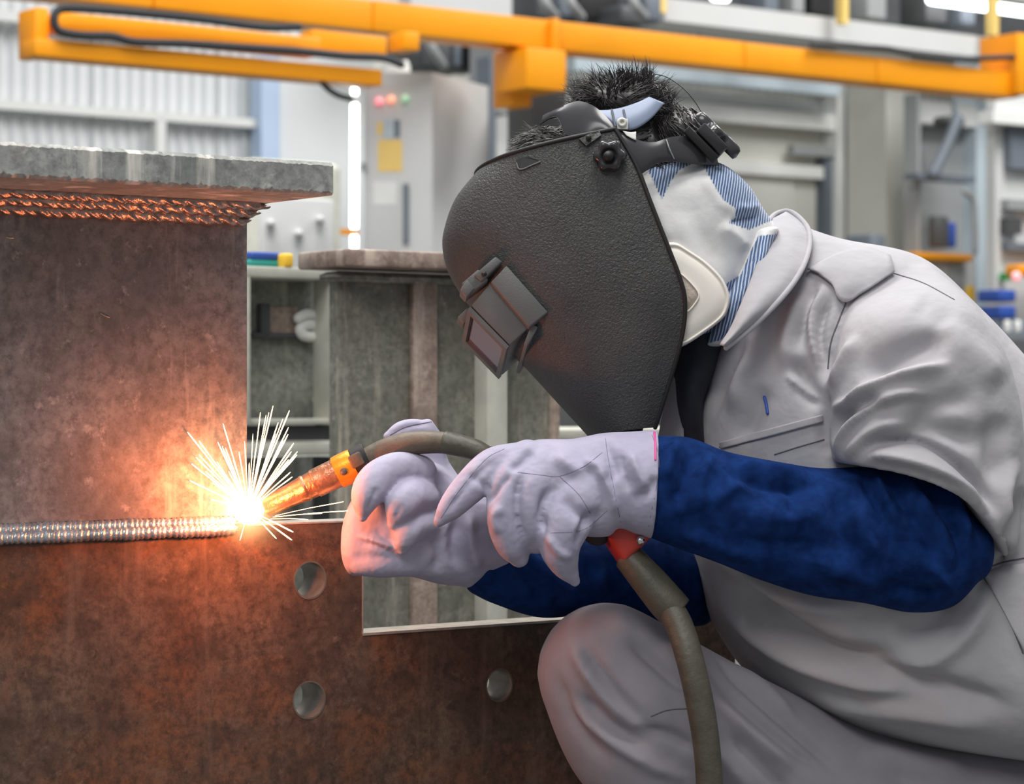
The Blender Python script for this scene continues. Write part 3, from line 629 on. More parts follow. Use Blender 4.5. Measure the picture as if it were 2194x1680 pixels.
mk('notch_edge', slab(s_n, s_e, -.0008, t_pl - .001, zn - .002, zn + .0006, 0), M['cut'], low, smooth=False)
mk('notch_edge', slab(s_n - .001, s_n + .0006, -.0005, t_pl - .001, zn, pl_top - .005, 0), M['cut'], low, smooth=False)
mk('top_edge', slab(s_end, s_n, -.0006, t_pl - .001, pl_top - .001, pl_top + .0006, 0), M['cut'], low, smooth=False)
# fresh weld seam
ws = empty('weld_seam', tuple(onp(260, 1120, -.004)), 'bright silver weld seam running left from the arc', 'weld')
for o_, dz, ro, rz in ((-.001, .0035, .006, .0055), (-.004, -.0035, .006, .0055)):
    mk('seam_pass', bead(sweb0, s_end - .012, o_, z_plate + dz, ro, rz, .006, .0013), M['seam'], ws)

# ================================================================== the welder
foot = P(1700, 2559, 2.48); foot.z = 0
# --- one continuous body, dressed below
hipY = 2.60
def bl(*p): return ptube(p, 14, 4)
body_parts = [
    bl((2380, 1480, 190, hipY), (2250, 1200, 190, hipY), (2020, 900, 190, 2.59), (1800, 720, 150, 2.57), (1660, 620, 90, 2.54), (1480, 520, 85, 2.51), (1340, 450, 125, 2.50)),
    bl((1310, 430, 125, 2.50), (1260, 500, 130, 2.50), (1230, 590, 110, 2.50), (1300, 690, 70, 2.50)),                       # skull, face, jaw
    bl((1900, 760, 110, 2.44), (1960, 850, 100, 2.42), (2020, 1080, 90, 2.40), (2030, 1180, 80, 2.39), (1800, 1140, 80, 2.38), (1500, 1060, 62, 2.37), (1330, 1030, 55, 2.36), (1200, 1030, 58, 2.36)),
    bl((1820, 760, 110, 2.72), (1720, 950, 90, 2.72), (1560, 1200, 70, 2.65), (1300, 1230, 62, 2.52), (1090, 1180, 50, 2.45), (950, 1120, 55, 2.42)),
    bl((2350, 1720, 150, 2.54), (2000, 1800, 120, 2.51), (1600, 1640, 110, 2.47), (1330, 1450, 105, 2.43), (1440, 1750, 95, 2.44), (1560, 2100, 85, 2.46), (1640, 2420, 60, 2.48), (1560, 2500, 60, 2.48)),
    bl((2380, 1650, 160, 2.72), (2150, 1950, 140, 2.76), (1850, 2300, 100, 2.80), (1800, 2230, 90, 2.80), (2150, 2260, 75, 2.80), (2420, 2230, 55, 2.80)),
]
for k, (y0, r) in enumerate(((1085, 16), (1055, 16), (1025, 16), (1115, 14))):                                             # fingers inside the gloves
    body_parts.append(bl((1200, 1030, 30, 2.355), (1110, 1000 + 25 * k, r + 4, 2.345), (1090 + 20 * k, 1060 + 30 * k, r, 2.335)))
    body_parts.append(bl((930, 1120, 30, 2.41), (850, 1040 + 42 * k, r + 4, 2.40), (800, 1055 + 42 * k, r, 2.385)))
bV, bF, bN = remesh(join(body_parts), .009, 4)
person = mk('person', (bV, bF), M['skin'], base=foot)
tag(person, 'squatting welder in grey work clothes and lavender gloves bent over the weld', 'person')

# --- jacket
torso = loft([(1530, 720, 1680, 470, 2.545, .06), (1500, 800, 1790, 512, 2.555, .125), (1478, 930, 1960, 552, 2.57, .175), (1468, 1060, 2085, 660, 2.58, .195),
              (1485, 1210, 2190, 772, 2.585, .20), (1532, 1345, 2300, 900, 2.585, .205), (1640, 1478, 2380, 1040, 2.585, .21), (1830, 1560, 2440, 1180, 2.58, .21), (2060, 1598, 2480, 1330, 2.58, .21), (2300, 1625, 2520, 1480, 2.58, .20)], 64, 6, .3, .5, 2.5)
sleeve = loft([(1850, 610, 1990, 570, 2.50, .06), (1800, 680, 2080, 650, 2.425, .085), (1772, 790, 2150, 760, 2.405, .09), (1764, 900, 2185, 890, 2.395, .09), (1775, 985, 2190, 1030, 2.39, .088),
               (1835, 985, 2185, 1110, 2.385, .085), (1940, 985, 2172, 1180, 2.385, .08), (2020, 1030, 2150, 1205, 2.39, .072)], 56, 6, .5, .15, 2.2)
fsl = loft([(1720, 640, 1960, 600, 2.66, .07), (1640, 800, 1880, 820, 2.73, .075), (1580, 980, 1800, 1000, 2.73, .07), (1500, 1150, 1660, 1200, 2.68, .06)], 40, 5, .4, .2)
jV, jF, jN = remesh(join([torso, sleeve, fsl]), .0028, 12)
JF = [
 ([(1870, 605), (1822, 640), (1799, 680), (1783, 730), (1772, 790), (1772, 833)], 9, -5, 1),
 ([(1840, 715), (1806, 784), (1768, 840)], 15, 5), ([(1778, 835), (1764, 900), (1766, 955), (1790, 1010)], 9, -8, 1),
 ([(2060, 715), (1990, 738), (1947, 754), (1886, 786), (1837, 820)], 30, -8),
 ([(2050, 775), (1927, 800), (1858, 830), (1817, 862), (1762, 872)], 22, 9, 3),
 ([(1905, 850), (1850, 868), (1805, 900), (1780, 950)], 16, -7),
 ([(2010, 845), (1930, 850), (1860, 880), (1815, 930), (1786, 1000)], 20, 7, 2),
 ([(2100, 850), (2020, 865), (1940, 905)], 30, -5),
 ([(2120, 960), (2050, 930), (1967, 915), (1900, 922)], 30, -8),
 ([(2150, 880), (2130, 960), (2150, 1050)], 34, -6),
 ([(1830, 985), (1886, 944), (1967, 948), (2048, 990), (2109, 1053), (2148, 1120)], 12, -10),
 ([(1836, 1000), (1886, 975), (1987, 998), (2068, 1045), (2125, 1120)], 14, 8),
 ([(1800, 1000), (1830, 960), (1890, 915), (1980, 905)], 16, 5),
 ([(2180, 980), (2150, 1060), (2160, 1140)], 16, 5),
 ([(1752, 590), (1722, 690), (1706, 760)], 14, -6), ([(1768, 602), (1738, 671), (1744, 740), (1770, 820)], 10, 7), ([(1788, 614), (1758, 690), (1758, 760), (1773, 833)], 10, -9, 1),
 ([(1722, 620), (1690, 720), (1680, 800)], 20, 6), ([(1650, 680), (1600, 780), (1570, 900)], 30, 5), ([(1700, 760), (1730, 830), (1762, 880)], 22, -7), ([(1680, 800), (1740, 850), (1765, 862)], 12, 6, 3),
 ([(1620, 720), (1560, 800), (1520, 900)], 24, -4), ([(1530, 830), (1505, 900), (1500, 960)], 16, 4), ([(1640, 820), (1610, 900), (1580, 950)], 22, -4),
 ([(1500, 1190), (1570, 1212), (1660, 1270), (1760, 1300), (1860, 1310)], 22, 7), ([(1540, 1230), (1634, 1305), (1707, 1356), (1805, 1400), (1940, 1405)], 24, -11),
 ([(1520, 1270), (1609, 1345), (1707, 1412), (1854, 1460), (2000, 1475)], 22, 8), ([(1800, 1415), (1900, 1440), (2001, 1466), (2190, 1525)], 26, -8),
 ([(1700, 1470), (1830, 1510), (1990, 1530), (2150, 1565)], 24, 6), ([(2060, 1250), (2000, 1330), (1900, 1370)], 30, -6), ([(2130, 1250), (2080, 1350), (1990, 1420), (1880, 1430)], 24, 5),
 ([(1580, 1160), (1600, 1250), (1680, 1310)], 16, -6),
 ([(2000, 700), (2080, 760), (2150, 830)], 40, 5), ([(1960, 640), (2040, 700)], 30, -3), ([(2194, 1040), (2170, 1140), (2140, 1230)], 14, -8), ([(2180, 1180), (2130, 1220), (2080, 1270)], 14, -5),
]
jV = folds(jV, jN, [(f[0], f[1] * .85, f[2] * 1.95) + tuple(f[3:]) for f in JF]); jV = relax(jV, jF, 3)
jk = mk('jacket', (jV, jF), M['jacket'], person); tag(jk, 'light grey work jacket')
jb = bvh_of(jV, jF)
for nm, pts in (('pocket_seam', [(1542, 958), (1623, 936), (1700, 914), (1761, 899)]), ('pocket_seam', [(1660, 974), (1710, 958), (1765, 942)]), ('shoulder_seam', [(1916, 586), (1979, 607), (2044, 642)]),
                ('armhole_seam', [(1812, 650), (1796, 690), (1780, 735), (1774, 790)]), ('hip_seam', [(2099, 1226), (2148, 1297), (2192, 1400)]), ('hip_seam', [(2100, 1222), (2150, 1205), (2194, 1196)])):
    mk(nm, seam(pts, jb, .0009, -.0002), M['thread'], jk)
ep = mk('epaulette', patch([(1730, 580), (1790, 548), (1850, 534), (1905, 552)], [(1752, 588), (1782, 612), (1812, 648), (1914, 586)], jb, .006, .004, 6, 14, .002), M['jacket'], jk)
mk('pocket_flap', patch([(1542, 948), (1650, 918), (1761, 888)], [(1545, 962), (1652, 934), (1763, 904)], jb, .0025, .002, 6, 6), M['jacket'], jk)
mk('hip_pocket', patch([(2104, 1228), (2160, 1212), (2215, 1204)], [(2150, 1310), (2196, 1400), (2240, 1480)], jb, .003, .003, 6, 10), M['jacket'], jk)
def sheet(A, B, Yf, thick=.003, sub=6, cols=10, bulge=0.0):
    """a curved band between pixel polylines with depth Yf(x, y) and real thickness"""
    a, b = cr(A, sub), cr(B, sub); g = []
    for p, q in zip(a, b):
        for k in range(cols):
            s = k / (cols - 1); x, y = p + (q - p) * s; g.append(P(x, y, Yf(x, y) - bulge * math.sin(math.pi * s)))
    m = len(a); V = [list(v) for v in g] + [list(v + Vector((0, thick, 0))) for v in g]; K = m * cols; Fc = []
    for i in range(m - 1):
        for j in range(cols - 1):
            q = [i * cols + j, i * cols + j + 1, (i + 1) * cols + j + 1, (i + 1) * cols + j]; Fc += [q, [k + K for k in q[::-1]]]
    bd = list(range(cols)) + [i * cols + cols - 1 for i in range(1, m)] + [(m - 1) * cols + j for j in range(cols - 2, -1, -1)] + [i * cols for i in range(m - 2, 0, -1)]
    for i in range(len(bd)): j = (i + 1) % len(bd); Fc.append([bd[i], bd[i] + K, bd[j] + K, bd[j]])
    return V, Fc
def ycol(x, y):                                                    # collar depth: wraps from the nape to the throat
    t = np.clip((y - 452) / 280, 0, 1); return 2.515 - .145 * math.sin(min(1, t * 1.15) * math.pi / 2) + .00012 * max(0, x - 1690)
cl = mk('collar', sheet([(1652, 470), (1640, 510), (1616, 580), (1592, 640), (1566, 700), (1542, 738)], [(1688, 451), (1734, 497), (1722, 570), (1672, 640), (1606, 704), (1556, 744)], ycol, .005, 8, 14, .012), M['jacket'], jk)
mk('collar_roll', tube([P(x, y, ycol(x, y) - .002) for x, y in ((1646, 474), (1664, 458), (1690, 453), (1716, 470), (1734, 498), (1732, 540), (1712, 588), (1672, 641), (1606, 706), (1556, 745))], .0028, 10, 6), M['jacket'], jk)
mk('lapel', sheet([(1440, 800), (1425, 860), (1408, 950)], [(1470, 790), (1464, 860), (1466, 960)], lambda x, y: 2.47 + (1470 - x) * .0006, .006, 6, 8, .006), M['jacket'], jk)
pen = mk('pen', tube([P(1637, 852, 0) if 0 else hit(jb, 1637, 851)[0] + Vector((0, -.002, 0)), hit(jb, 1641, 866)[0] + Vector((0, -.003, 0)), hit(jb, 1644, 885)[0] + Vector((0, -.002, 0))], .0016, 10, 3), M['blue_box'], jk); tag(pen, 'thin blue pen clipped to the chest pocket')
# dark undershirt in the neck opening
mk('undershirt', loft([(1440, 700, 1570, 660, 2.51, .06), (1430, 790, 1540, 780, 2.52, .07), (1432, 870, 1510, 860, 2.53, .075), (1440, 960, 1520, 950, 2.54, .07)], 32, 5, .4, .3), M['dark_cloth'], person)
# --- trousers
thigh = ptube([(1300, 1440, 150, 2.425), (1400, 1505, 158, 2.43), (1600, 1632, 176, 2.455), (1800, 1738, 192, 2.49), (2100, 1800, 222, 2.53), (2400, 1740, 225, 2.56)], 40, 8, 1.0, .6)
shin = ptube([(1300, 1440, 150, 2.425), (1345, 1560, 148, 2.428), (1420, 1695, 140, 2.435), (1545, 2080, 118, 2.46), (1640, 2440, 92, 2.48)], 40, 8, 1.0, .2)
fth = ptube([(2400, 1700, 200, 2.70), (2150, 1960, 175, 2.77), (1850, 2150, 130, 2.82), (1780, 2180, 115, 2.82)], 32, 6); fsh = ptube([(1800, 2180, 112, 2.82), (2150, 2200, 100, 2.82), (2450, 2180, 80, 2.82)], 32, 6)
hips = ptube([(2420, 1560, 190, 2.50), (2430, 1600, 200, 2.62), (2420, 1600, 190, 2.74)], 32, 6)
tV, tF, tN = remesh(join([thigh, shin, fth, fsh, hips]), .0036, 10)
TF = [([(1218, 1365), (1250, 1430), (1310, 1510), (1384, 1568)], 13, 8), ([(1240, 1365), (1291, 1445), (1345, 1520), (1390, 1560)], 10, -8), ([(1205, 1490), (1291, 1572), (1394, 1640), (1500, 1680)], 12, 7), ([(1230, 1480), (1320, 1560), (1410, 1610)], 13, -7),
      ([(1340, 1360), (1433, 1445), (1490, 1490)], 13, -7), ([(1400, 1360), (1470, 1420), (1540, 1500)], 14, 6), ([(1520, 1450), (1609, 1530), (1707, 1613), (1800, 1665)], 8, -9, 1), ([(1510, 1480), (1600, 1565), (1720, 1660)], 13, 7),
      ([(1500, 1365), (1560, 1432), (1658, 1525), (1756, 1613), (1830, 1690)], 8, -9, 1), ([(1530, 1370), (1620, 1460), (1720, 1560)], 12, 6), ([(1360, 1560), (1433, 1576), (1500, 1610)], 8, -8, 1), ([(1550, 1560), (1650, 1660), (1700, 1720)], 13, -7),
      ([(1480, 1560), (1560, 1640), (1620, 1710)], 13, 5), ([(1300, 1310), (1350, 1350), (1420, 1380)], 20, 3), ([(1180, 1420), (1230, 1540), (1320, 1650)], 14, -4), ([(1830, 1600), (1950, 1630), (2100, 1660)], 24, 6), ([(1860, 1650), (2000, 1680), (2150, 1690)], 20, -5)]
tV = folds(tV, tN, [(f[0], f[1] * .9, f[2] * 1.45) + tuple(f[3:]) for f in TF]); tV = relax(tV, tF, 4)
tr = mk('trousers', (tV, tF), M['trousers'], person); tag(tr, 'grey work trousers'); tb = bvh_of(tV, tF)
mk('knee_seam', seam([(1395, 1535), (1430, 1522), (1480, 1518)], tb, .0006), M['thread'], tr)
for nm, y0, fx_, fY in (('boot', 2440, 1640, 2.48), ('boot', 2200, 2450, 2.82)):
    b0 = P(fx_, y0, fY); b0.z = 0; sgn = -1
    V = loft([(0, 0, 0, 0, 1, 0)] * 2)[0] if 0 else None
    rings_ = []
    for u, w_, h_ in ((-.07, .028, .06), (-.06, .036, .12), (-.02, .04, .15), (.04, .041, .10), (.10, .045, .075), (.16, .045, .06), (.19, .036, .045), (.205, .015, .02)):
        t = np.linspace(0, 2 * math.pi, 20, endpoint=False); e = []
        for a_ in t:
            zz = h_ / 2 + h_ / 2 * math.sin(a_); e.append([b0.x - u, b0.y + w_ * math.cos(a_) * (1.0 if zz < h_ * .6 else .85), max(0.0, zz)])
        rings_.append(np.array(e))
    mk(nm, rings(rings_), M['boot'], person)
# --- denim oversleeves
near = loft([(1380, 936, 1366, 1140, 2.36, .046), (1420, 934, 1400, 1155, 2.36, .050), (1480, 938, 1455, 1176, 2.362, .053), (1560, 968, 1535, 1205, 2.365, .054), (1660, 988, 1630, 1243, 2.37, .055), (1760, 1003, 1738, 1276, 2.375, .058),
             (1860, 1000, 1850, 1292, 2.38, .062), (1960, 1008, 1950, 1312, 2.38, .066), (2040, 1056, 2035, 1300, 2.382, .066), (2090, 1110, 2090, 1245, 2.384, .056)], 56, 8, .1, .5, 2.1)
dV, dF, dN = remesh(near, .0026, 4)
DF = [([(1462, 935), (1436, 985), (1424, 1040)], 13, 6), ([(1500, 945), (1475, 1010), (1440, 1100)], 18, -7), ([(1530, 955), (1500, 1030), (1490, 1110)], 16, 5), ([(1560, 985), (1660, 1010), (1740, 1012)], 14, 5), ([(1550, 1010), (1650, 1045), (1760, 1040)], 14, -6),
      ([(1848, 1000), (1862, 1050), (1900, 1110)], 9, -6), ([(1870, 1000), (1890, 1060), (1930, 1130)], 10, 6), ([(1900, 1005), (1925, 1060), (1975, 1140), (2010, 1220)], 10, -7), ([(1930, 1005), (1975, 1075), (2020, 1150), (2040, 1240)], 11, 6), ([(1960, 1010), (2010, 1070), (2055, 1160), (2060, 1240)], 10, -7),
      ([(2000, 1030), (2050, 1090), (2082, 1170)], 10, 6), ([(1830, 1060), (1850, 1130), (1900, 1210)], 18, 6), ([(1800, 1040), (1800, 1120), (1840, 1210)], 18, -6), ([(1580, 1100), (1680, 1110), (1780, 1090)], 22, 5), ([(1560, 1150), (1680, 1170), (1800, 1160)], 20, -5),
      ([(1620, 1060), (1640, 1120), (1620, 1180)], 16, 4), ([(1700, 1180), (1820, 1230), (1950, 1250)], 20, 5), ([(1880, 1240), (1960, 1270), (2030, 1265)], 14, -5), ([(1440, 1130), (1520, 1160), (1620, 1200)], 14, 5), ([(1520, 1090), (1560, 1050), (1620, 1030)], 14, 4),
      ([(1980, 1200), (2030, 1250), (2040, 1290)], 12, 5), ([(1690, 1005), (1700, 1060), (1690, 1120)], 12, -4)]
dV = folds(dV, dN, [(f[0], f[1], f[2] * 1.5) + tuple(f[3:]) for f in DF]); dV = relax(dV, dF, 2); ds = mk('oversleeve', (dV, dF), M['denim'], person); tag(ds, 'blue denim oversleeve on the near forearm')
far = loft([(1000, 1150, 1006, 1268, 2.445, .045), (1060, 1140, 1060, 1294, 2.455, .05), (1170, 1140, 1165, 1324, 2.48, .053), (1300, 1140, 1300, 1312, 2.52, .053), (1430, 1140, 1440, 1335, 2.57, .055), (1510, 1150, 1512, 1338, 2.61, .055), (1540, 1100, 1560, 1280, 2.64, .05)], 48, 6, .2, .3)
fV, fF, fN = remesh(far, .0034, 4)
fV = folds(fV, fN, [([(1120, 1180), (1190, 1240), (1230, 1290)], 14, 5), ([(1090, 1200), (1140, 1260), (1180, 1310)], 12, -5), ([(1300, 1200), (1280, 1260), (1290, 1300)], 14, 5), ([(1480, 1180), (1490, 1250), (1500, 1320)], 12, 5), ([(1040, 1200), (1050, 1250), (1060, 1290)], 10, 4), ([(1250, 1190), (1260, 1250), (1240, 1300)], 12, -4)])
ds = mk('oversleeve', (fV, fF), M['denim'], person); tag(ds, 'shaded blue denim oversleeve on the far forearm')
# --- near glove (back of the hand towards us)
g = [loft([(1408, 921, 1396, 1154, 2.36, .058), (1345, 925, 1366, 1146, 2.356, .054), (1290, 928, 1326, 1132, 2.352, .046), (1225, 940, 1300, 1150, 2.346, .042), (1150, 942, 1230, 1140, 2.342, .038), (1092, 962, 1150, 1060, 2.342, .03)], 44, 6, 0, .7, 2.2),
     ptube([(1110, 985, 38, 2.336), (1055, 1000, 40, 2.330), (1000, 1050, 36, 2.322), (962, 1092, 27, 2.318), (940, 1118, 13, 2.316)], 22, 6),
     ptube([(1130, 985, 44, 2.332), (1092, 1040, 44, 2.318), (1082, 1110, 40, 2.312), (1094, 1165, 34, 2.316), (1112, 1195, 22, 2.324)], 22, 6),
     ptube([(1165, 1000, 44, 2.326), (1140, 1060, 42, 2.312), (1136, 1120, 38, 2.314), (1150, 1160, 28, 2.324)], 22, 6),
     ptube([(1250, 1050, 60, 2.326), (1215, 1110, 58, 2.312), (1200, 1165, 48, 2.310), (1210, 1210, 32, 2.316), (1232, 1246, 12, 2.322)], 24, 6),
     ptube([(1200, 1000, 34, 2.365), (1130, 990, 32, 2.395), (1070, 1000, 28, 2.408)], 18, 5)]
gV, gF, gN = remesh(join(g), .0018, 3)
GF = [([(1072, 975), (1020, 1020), (975, 1075), (945, 1112)], 5, -3, 1), ([(1100, 1010), (1068, 1045), (1040, 1085)], 6, -4, 1), ([(1120, 1010), (1108, 1060), (1112, 1120), (1130, 1170)], 6, -4, 1), ([(1180, 1040), (1160, 1090), (1165, 1150)], 7, -5, 1), ([(1330, 960), (1336, 1010), (1350, 1060)], 9, -5, 1), ([(1345, 960), (1370, 1020), (1395, 1060)], 11, 5),
      ([(1350, 1070), (1380, 1060), (1412, 1020)], 12, -4), ([(1290, 935), (1310, 980), (1322, 1040)], 10, -4), ([(1180, 970), (1220, 1000), (1260, 1020)], 14, 4), ([(1240, 990), (1280, 1000), (1300, 1030)], 12, 4), ([(1200, 1060), (1240, 1100), (1290, 1110)], 14, -4),
      ([(1170, 1140), (1195, 1180), (1230, 1200)], 9, 3), ([(1290, 1090), (1250, 1130), (1235, 1180)], 8, -4), ([(1080, 1080), (1060, 1110), (1070, 1150)], 9, 3), ([(1140, 960), (1120, 990), (1085, 1010)], 9, -3), ([(1000, 1010), (1030, 1035), (1055, 1050)], 7, -2), ([(1275, 1000), (1310, 1060), (1320, 1110)], 10, 4)]
gV = folds(gV, gN, [(f[0], f[1], f[2] * 1.5) + tuple(f[3:]) for f in GF]); gV = relax(gV, gF, 3)
gl = mk('glove', (gV, gF), M['glove'], person); tag(gl, 'lavender leather glove on the near hand, gripping the torch handle'); gb = bvh_of(gV, gF)
for nm, pts in (('stitching', [(1395, 924), (1412, 1000), (1386, 1146)]), ('stitching', [(1080, 962), (1040, 985), (985, 1050), (945, 1110)]), ('stitching', [(1110, 1012), (1160, 1018), (1200, 1020), (1250, 1000), (1290, 970)]),
                ('stitching', [(1300, 1095), (1250, 1135), (1180, 1142)]), ('stitching', [(1200, 1022), (1240, 1060), (1265, 1100)]), ('stitching', [(1296, 932), (1306, 1000), (1330, 1120)])):
    mk(nm, seam(pts, gb, .00045, -.0002), M['fold_line'], gl)
pk = simple('pink_cuff_trim', lin(230, 90, 160), .6); mk('cuff_edge', seam([(1402, 926), (1404, 950), (1404, 985)], gb, .0012, 0), pk, gl)
# --- far glove
g = [loft([(1095, 1050, 1092, 1215, 2.445, .05), (1040, 1030, 1020, 1256, 2.435, .052), (985, 1022, 985, 1256, 2.425, .047), (935, 992, 935, 1250, 2.41, .044), (880, 985, 880, 1236, 2.40, .042), (820, 1010, 815, 1238, 2.395, .040), (775, 1050, 768, 1233, 2.393, .034)], 44, 6, 0, .6, 2.4),
     ptube([(900, 1010, 36, 2.385), (850, 1006, 38, 2.366), (806, 1030, 40, 2.350), (784, 1068, 34, 2.342), (776, 1108, 12, 2.344)], 24, 6), ptube([(920, 1066, 34, 2.378), (878, 1064, 38, 2.356), (856, 1088, 34, 2.344), (842, 1122, 14, 2.346)], 24, 6),
     ptube([(915, 1122, 34, 2.374), (884, 1130, 34, 2.358), (868, 1152, 28, 2.352), (862, 1176, 14, 2.356)], 24, 6), ptube([(890, 1160, 44, 2.385), (820, 1160, 46, 2.374), (776, 1166, 34, 2.376)], 24, 6), ptube([(890, 1205, 30, 2.385), (820, 1206, 32, 2.372), (774, 1206, 28, 2.374)], 24, 6),
     ptube([(960, 1060, 42, 2.43), (930, 1000, 34, 2.432), (922, 950, 28, 2.43), (900, 922, 23, 2.425), (862, 922, 21, 2.418), (832, 936, 12, 2.413)], 20, 6), ptube([(926, 940, 24, 2.428), (916, 910, 14, 2.426)], 16, 4)]
hV, hF, hN = remesh(join(g), .0018, 3)
GF2 = [([(758, 1146), (800, 1158), (858, 1180)], 4, 3), ([(765, 1160), (805, 1170), (860, 1192)], 5, -3, 1), ([(800, 1130), (820, 1150), (856, 1162)], 5, -2, 1),
       ([(930, 1010), (960, 1060), (950, 1130)], 14, -4), ([(985, 1100), (975, 1170), (990, 1230)], 14, -5), ([(1010, 1090), (1005, 1160), (1030, 1230)], 14, 5), ([(930, 1140), (940, 1190), (930, 1230)], 12, -3),
       ([(810, 1040), (798, 1070), (786, 1100)], 4, -2, 1), ([(862, 1080), (852, 1100), (845, 1118)], 4, -1.5, 1), ([(830, 935), (870, 915), (922, 906)], 4, -2, 1)]
hV = folds(hV, hN, [(f[0], f[1], f[2] * 1.7) + tuple(f[3:]) for f in GF2]); hV = relax(hV, hF, 3)
gl = mk('glove', (hV, hF), M['glove'], person); tag(gl, 'lavender leather glove on the far hand, lit orange by the arc'); hb = bvh_of(hV, hF)
mk('stitching', seam([(836, 932), (872, 914), (924, 904)], hb, .0006), M['fold_line'], gl)

# --- head scarf with printed stripes
def inpoly(x, y, poly):
    c = np.zeros(len(x), bool); n = len(poly); j = n - 1
    for i in range(n):
        xi, yi = poly[i]; xj, yj = poly[j]
        c ^= ((yi > y) != (yj > y)) & (x < (xj - xi) * (y - yi) / (yj - yi + 1e-9) + xi); j = i
    return c
sm = MT('striped_head_cloth'); at = sm.n('ShaderNodeAttribute'); at.attribute_name = 'print_mask'
wv = sm.n('ShaderNodeTexWave', wave_type='BANDS', bands_direction='X'); wv.inputs['Scale'].default_value = 108; wv.inputs['Distortion'].default_value = 1.2; sm.l(sm.map((1, 1, 1), (0, math.radians(-12), 0)), wv.inputs['Vector'])
stp = sm.ramp(wv.outputs['Fac'], [(.5, lin(66, 92, 134)), (.8, lin(186, 198, 216))]); base_c = sm.ramp(sm.noise(30, 5), [(.3, lin(206, 205, 205)), (.7, lin(226, 226, 226))])
M['scarf'] = sm.out(sm.mix(at.outputs['Fac'], base_c, stp), .9, 0, sm.bump(sm.noise(60, 4), .3, .003), Sheen_Weight=.2)
PR = [[(1387, 362), (1419, 428), (1435, 392), (1456, 364), (1487, 349), (1487, 330), (1380, 330)], [(1502, 345), (1527, 392), (1550, 429), (1574, 445), (1576, 466), (1560, 477), (1605, 492), (1660, 470), (1660, 380), (1563, 330)], [(1548, 612), (1587, 589), (1610, 535), (1625, 505), (1680, 500), (1650, 560), (1625, 620), (1600, 700), (1540, 730), (1500, 740)]]
def scarf(nm, VFN, fl):
    V, Fc, N = VFN; V = folds(V, N, fl); o = mk(nm, (V, Fc), M['scarf'], person); x, y = project(V)
    ms = np.zeros(len(V))
    for pl in PR: ms[inpoly(x, y, pl)] = 1.0
    a_ = o.data.attributes.new('print_mask', 'FLOAT', 'POINT'); a_.data.foreach_set('value', ms.tolist()); return o
s1 = loft([(1320, 360, 1380, 720, 2.505, .084), (1400, 347, 1440, 740, 2.505, .088), (1470, 345, 1490, 740, 2.505, .087), (1540, 353, 1530, 720, 2.505, .082), (1596, 396, 1565, 680, 2.515, .075), (1632, 452, 1595, 630, 2.52, .065), (1660, 490, 1625, 600, 2.53, .055)], 60, 8, .2, .3, 3.0)
s2 = loft([(1612, 500, 1668, 492, 2.47, .03), (1588, 570, 1640, 560, 2.45, .028), (1556, 640, 1610, 640, 2.44, .026), (1530, 700, 1585, 700, 2.45, .028), (1505, 740, 1560, 735, 2.47, .028)], 30, 8, .4, .4)
sc_ = scarf('head_scarf', remesh(s1, .0016, 8), [([(1380, 400), (1420, 480), (1440, 540)], 22, 4), ([(1460, 400), (1500, 500), (1560, 590)], 30, -4), ([(1440, 440), (1490, 540), (1540, 600)], 20, 3), ([(1560, 476), (1590, 470), (1630, 462)], 7, -6, 1), ([(1574, 440), (1600, 448), (1630, 440)], 9, 4), ([(1540, 480), (1580, 510), (1600, 540)], 14, 5), ([(1500, 370), (1540, 430), (1575, 460)], 14, 3)])
tag(sc_, 'white head cloth with blue striped patches')
s_2 = scarf('scarf_fold', remesh(s2, .0016, 5), [([(1630, 510), (1600, 570), (1575, 640)], 6, -4, 1), ([(1650, 510), (1625, 570), (1600, 650)], 7, 3)])
mk('scarf_tag', obox(P(1624, 487, 2.462), P(1636, 476, 2.40) * 0 + Vector((.0065, 0, -.003)), (0, .002, 0), (.002, 0, .006), .0006), M['white_pl'], person)

# --- hair
def ellip(cx_, cy_, Y, rx, ry, rz, seg=36, rg=22):
    c = P(cx_, cy_, Y); Rg = []
    for i in range(1, rg):
        th = math.pi * i / rg; Rg.append(np.array([[c.x + rx * math.sin(th) * math.cos(a_), c.y + ry * math.sin(th) * math.sin(a_), c.z + rz * math.cos(th)] for a_ in np.linspace(0, 2 * math.pi, seg, endpoint=False)]))
    return rings(Rg)
k_ = 2.5 / F
hairm = remesh(join([ellip(1322, 425, 2.50, 190 * k_, .062, 190 * k_), ellip(1335, 232, 2.50, 94 * k_, .055, 60 * k_), ellip(1280, 215, 2.49, 40 * k_, .04, 38 * k_), ellip(1385, 212, 2.49, 42 * k_, .04, 36 * k_), ellip(1450, 290, 2.50, 62 * k_, .062, 58 * k_), ellip(1175, 320, 2.50, 60 * k_, .055, 42 * k_)]), .004, 6)
hV, hF, hN = hairm; cen = P(1325, 425, 2.50); strands_V = []; strands_F = []; n0 = 0
ok = [i for i in range(len(hV)) if (hV[i][2] > P(0, 372, 2.5).z) and hV[i][1] < 2.56]
clump = [(ok[i_], Vector(rng.normal(0, .55, 3)), Vector(rng.normal(0, .6, 3))) for i_ in rng.integers(len(ok), size=150)]; cpos = np.array([hV[c_[0]] for c_ in clump])
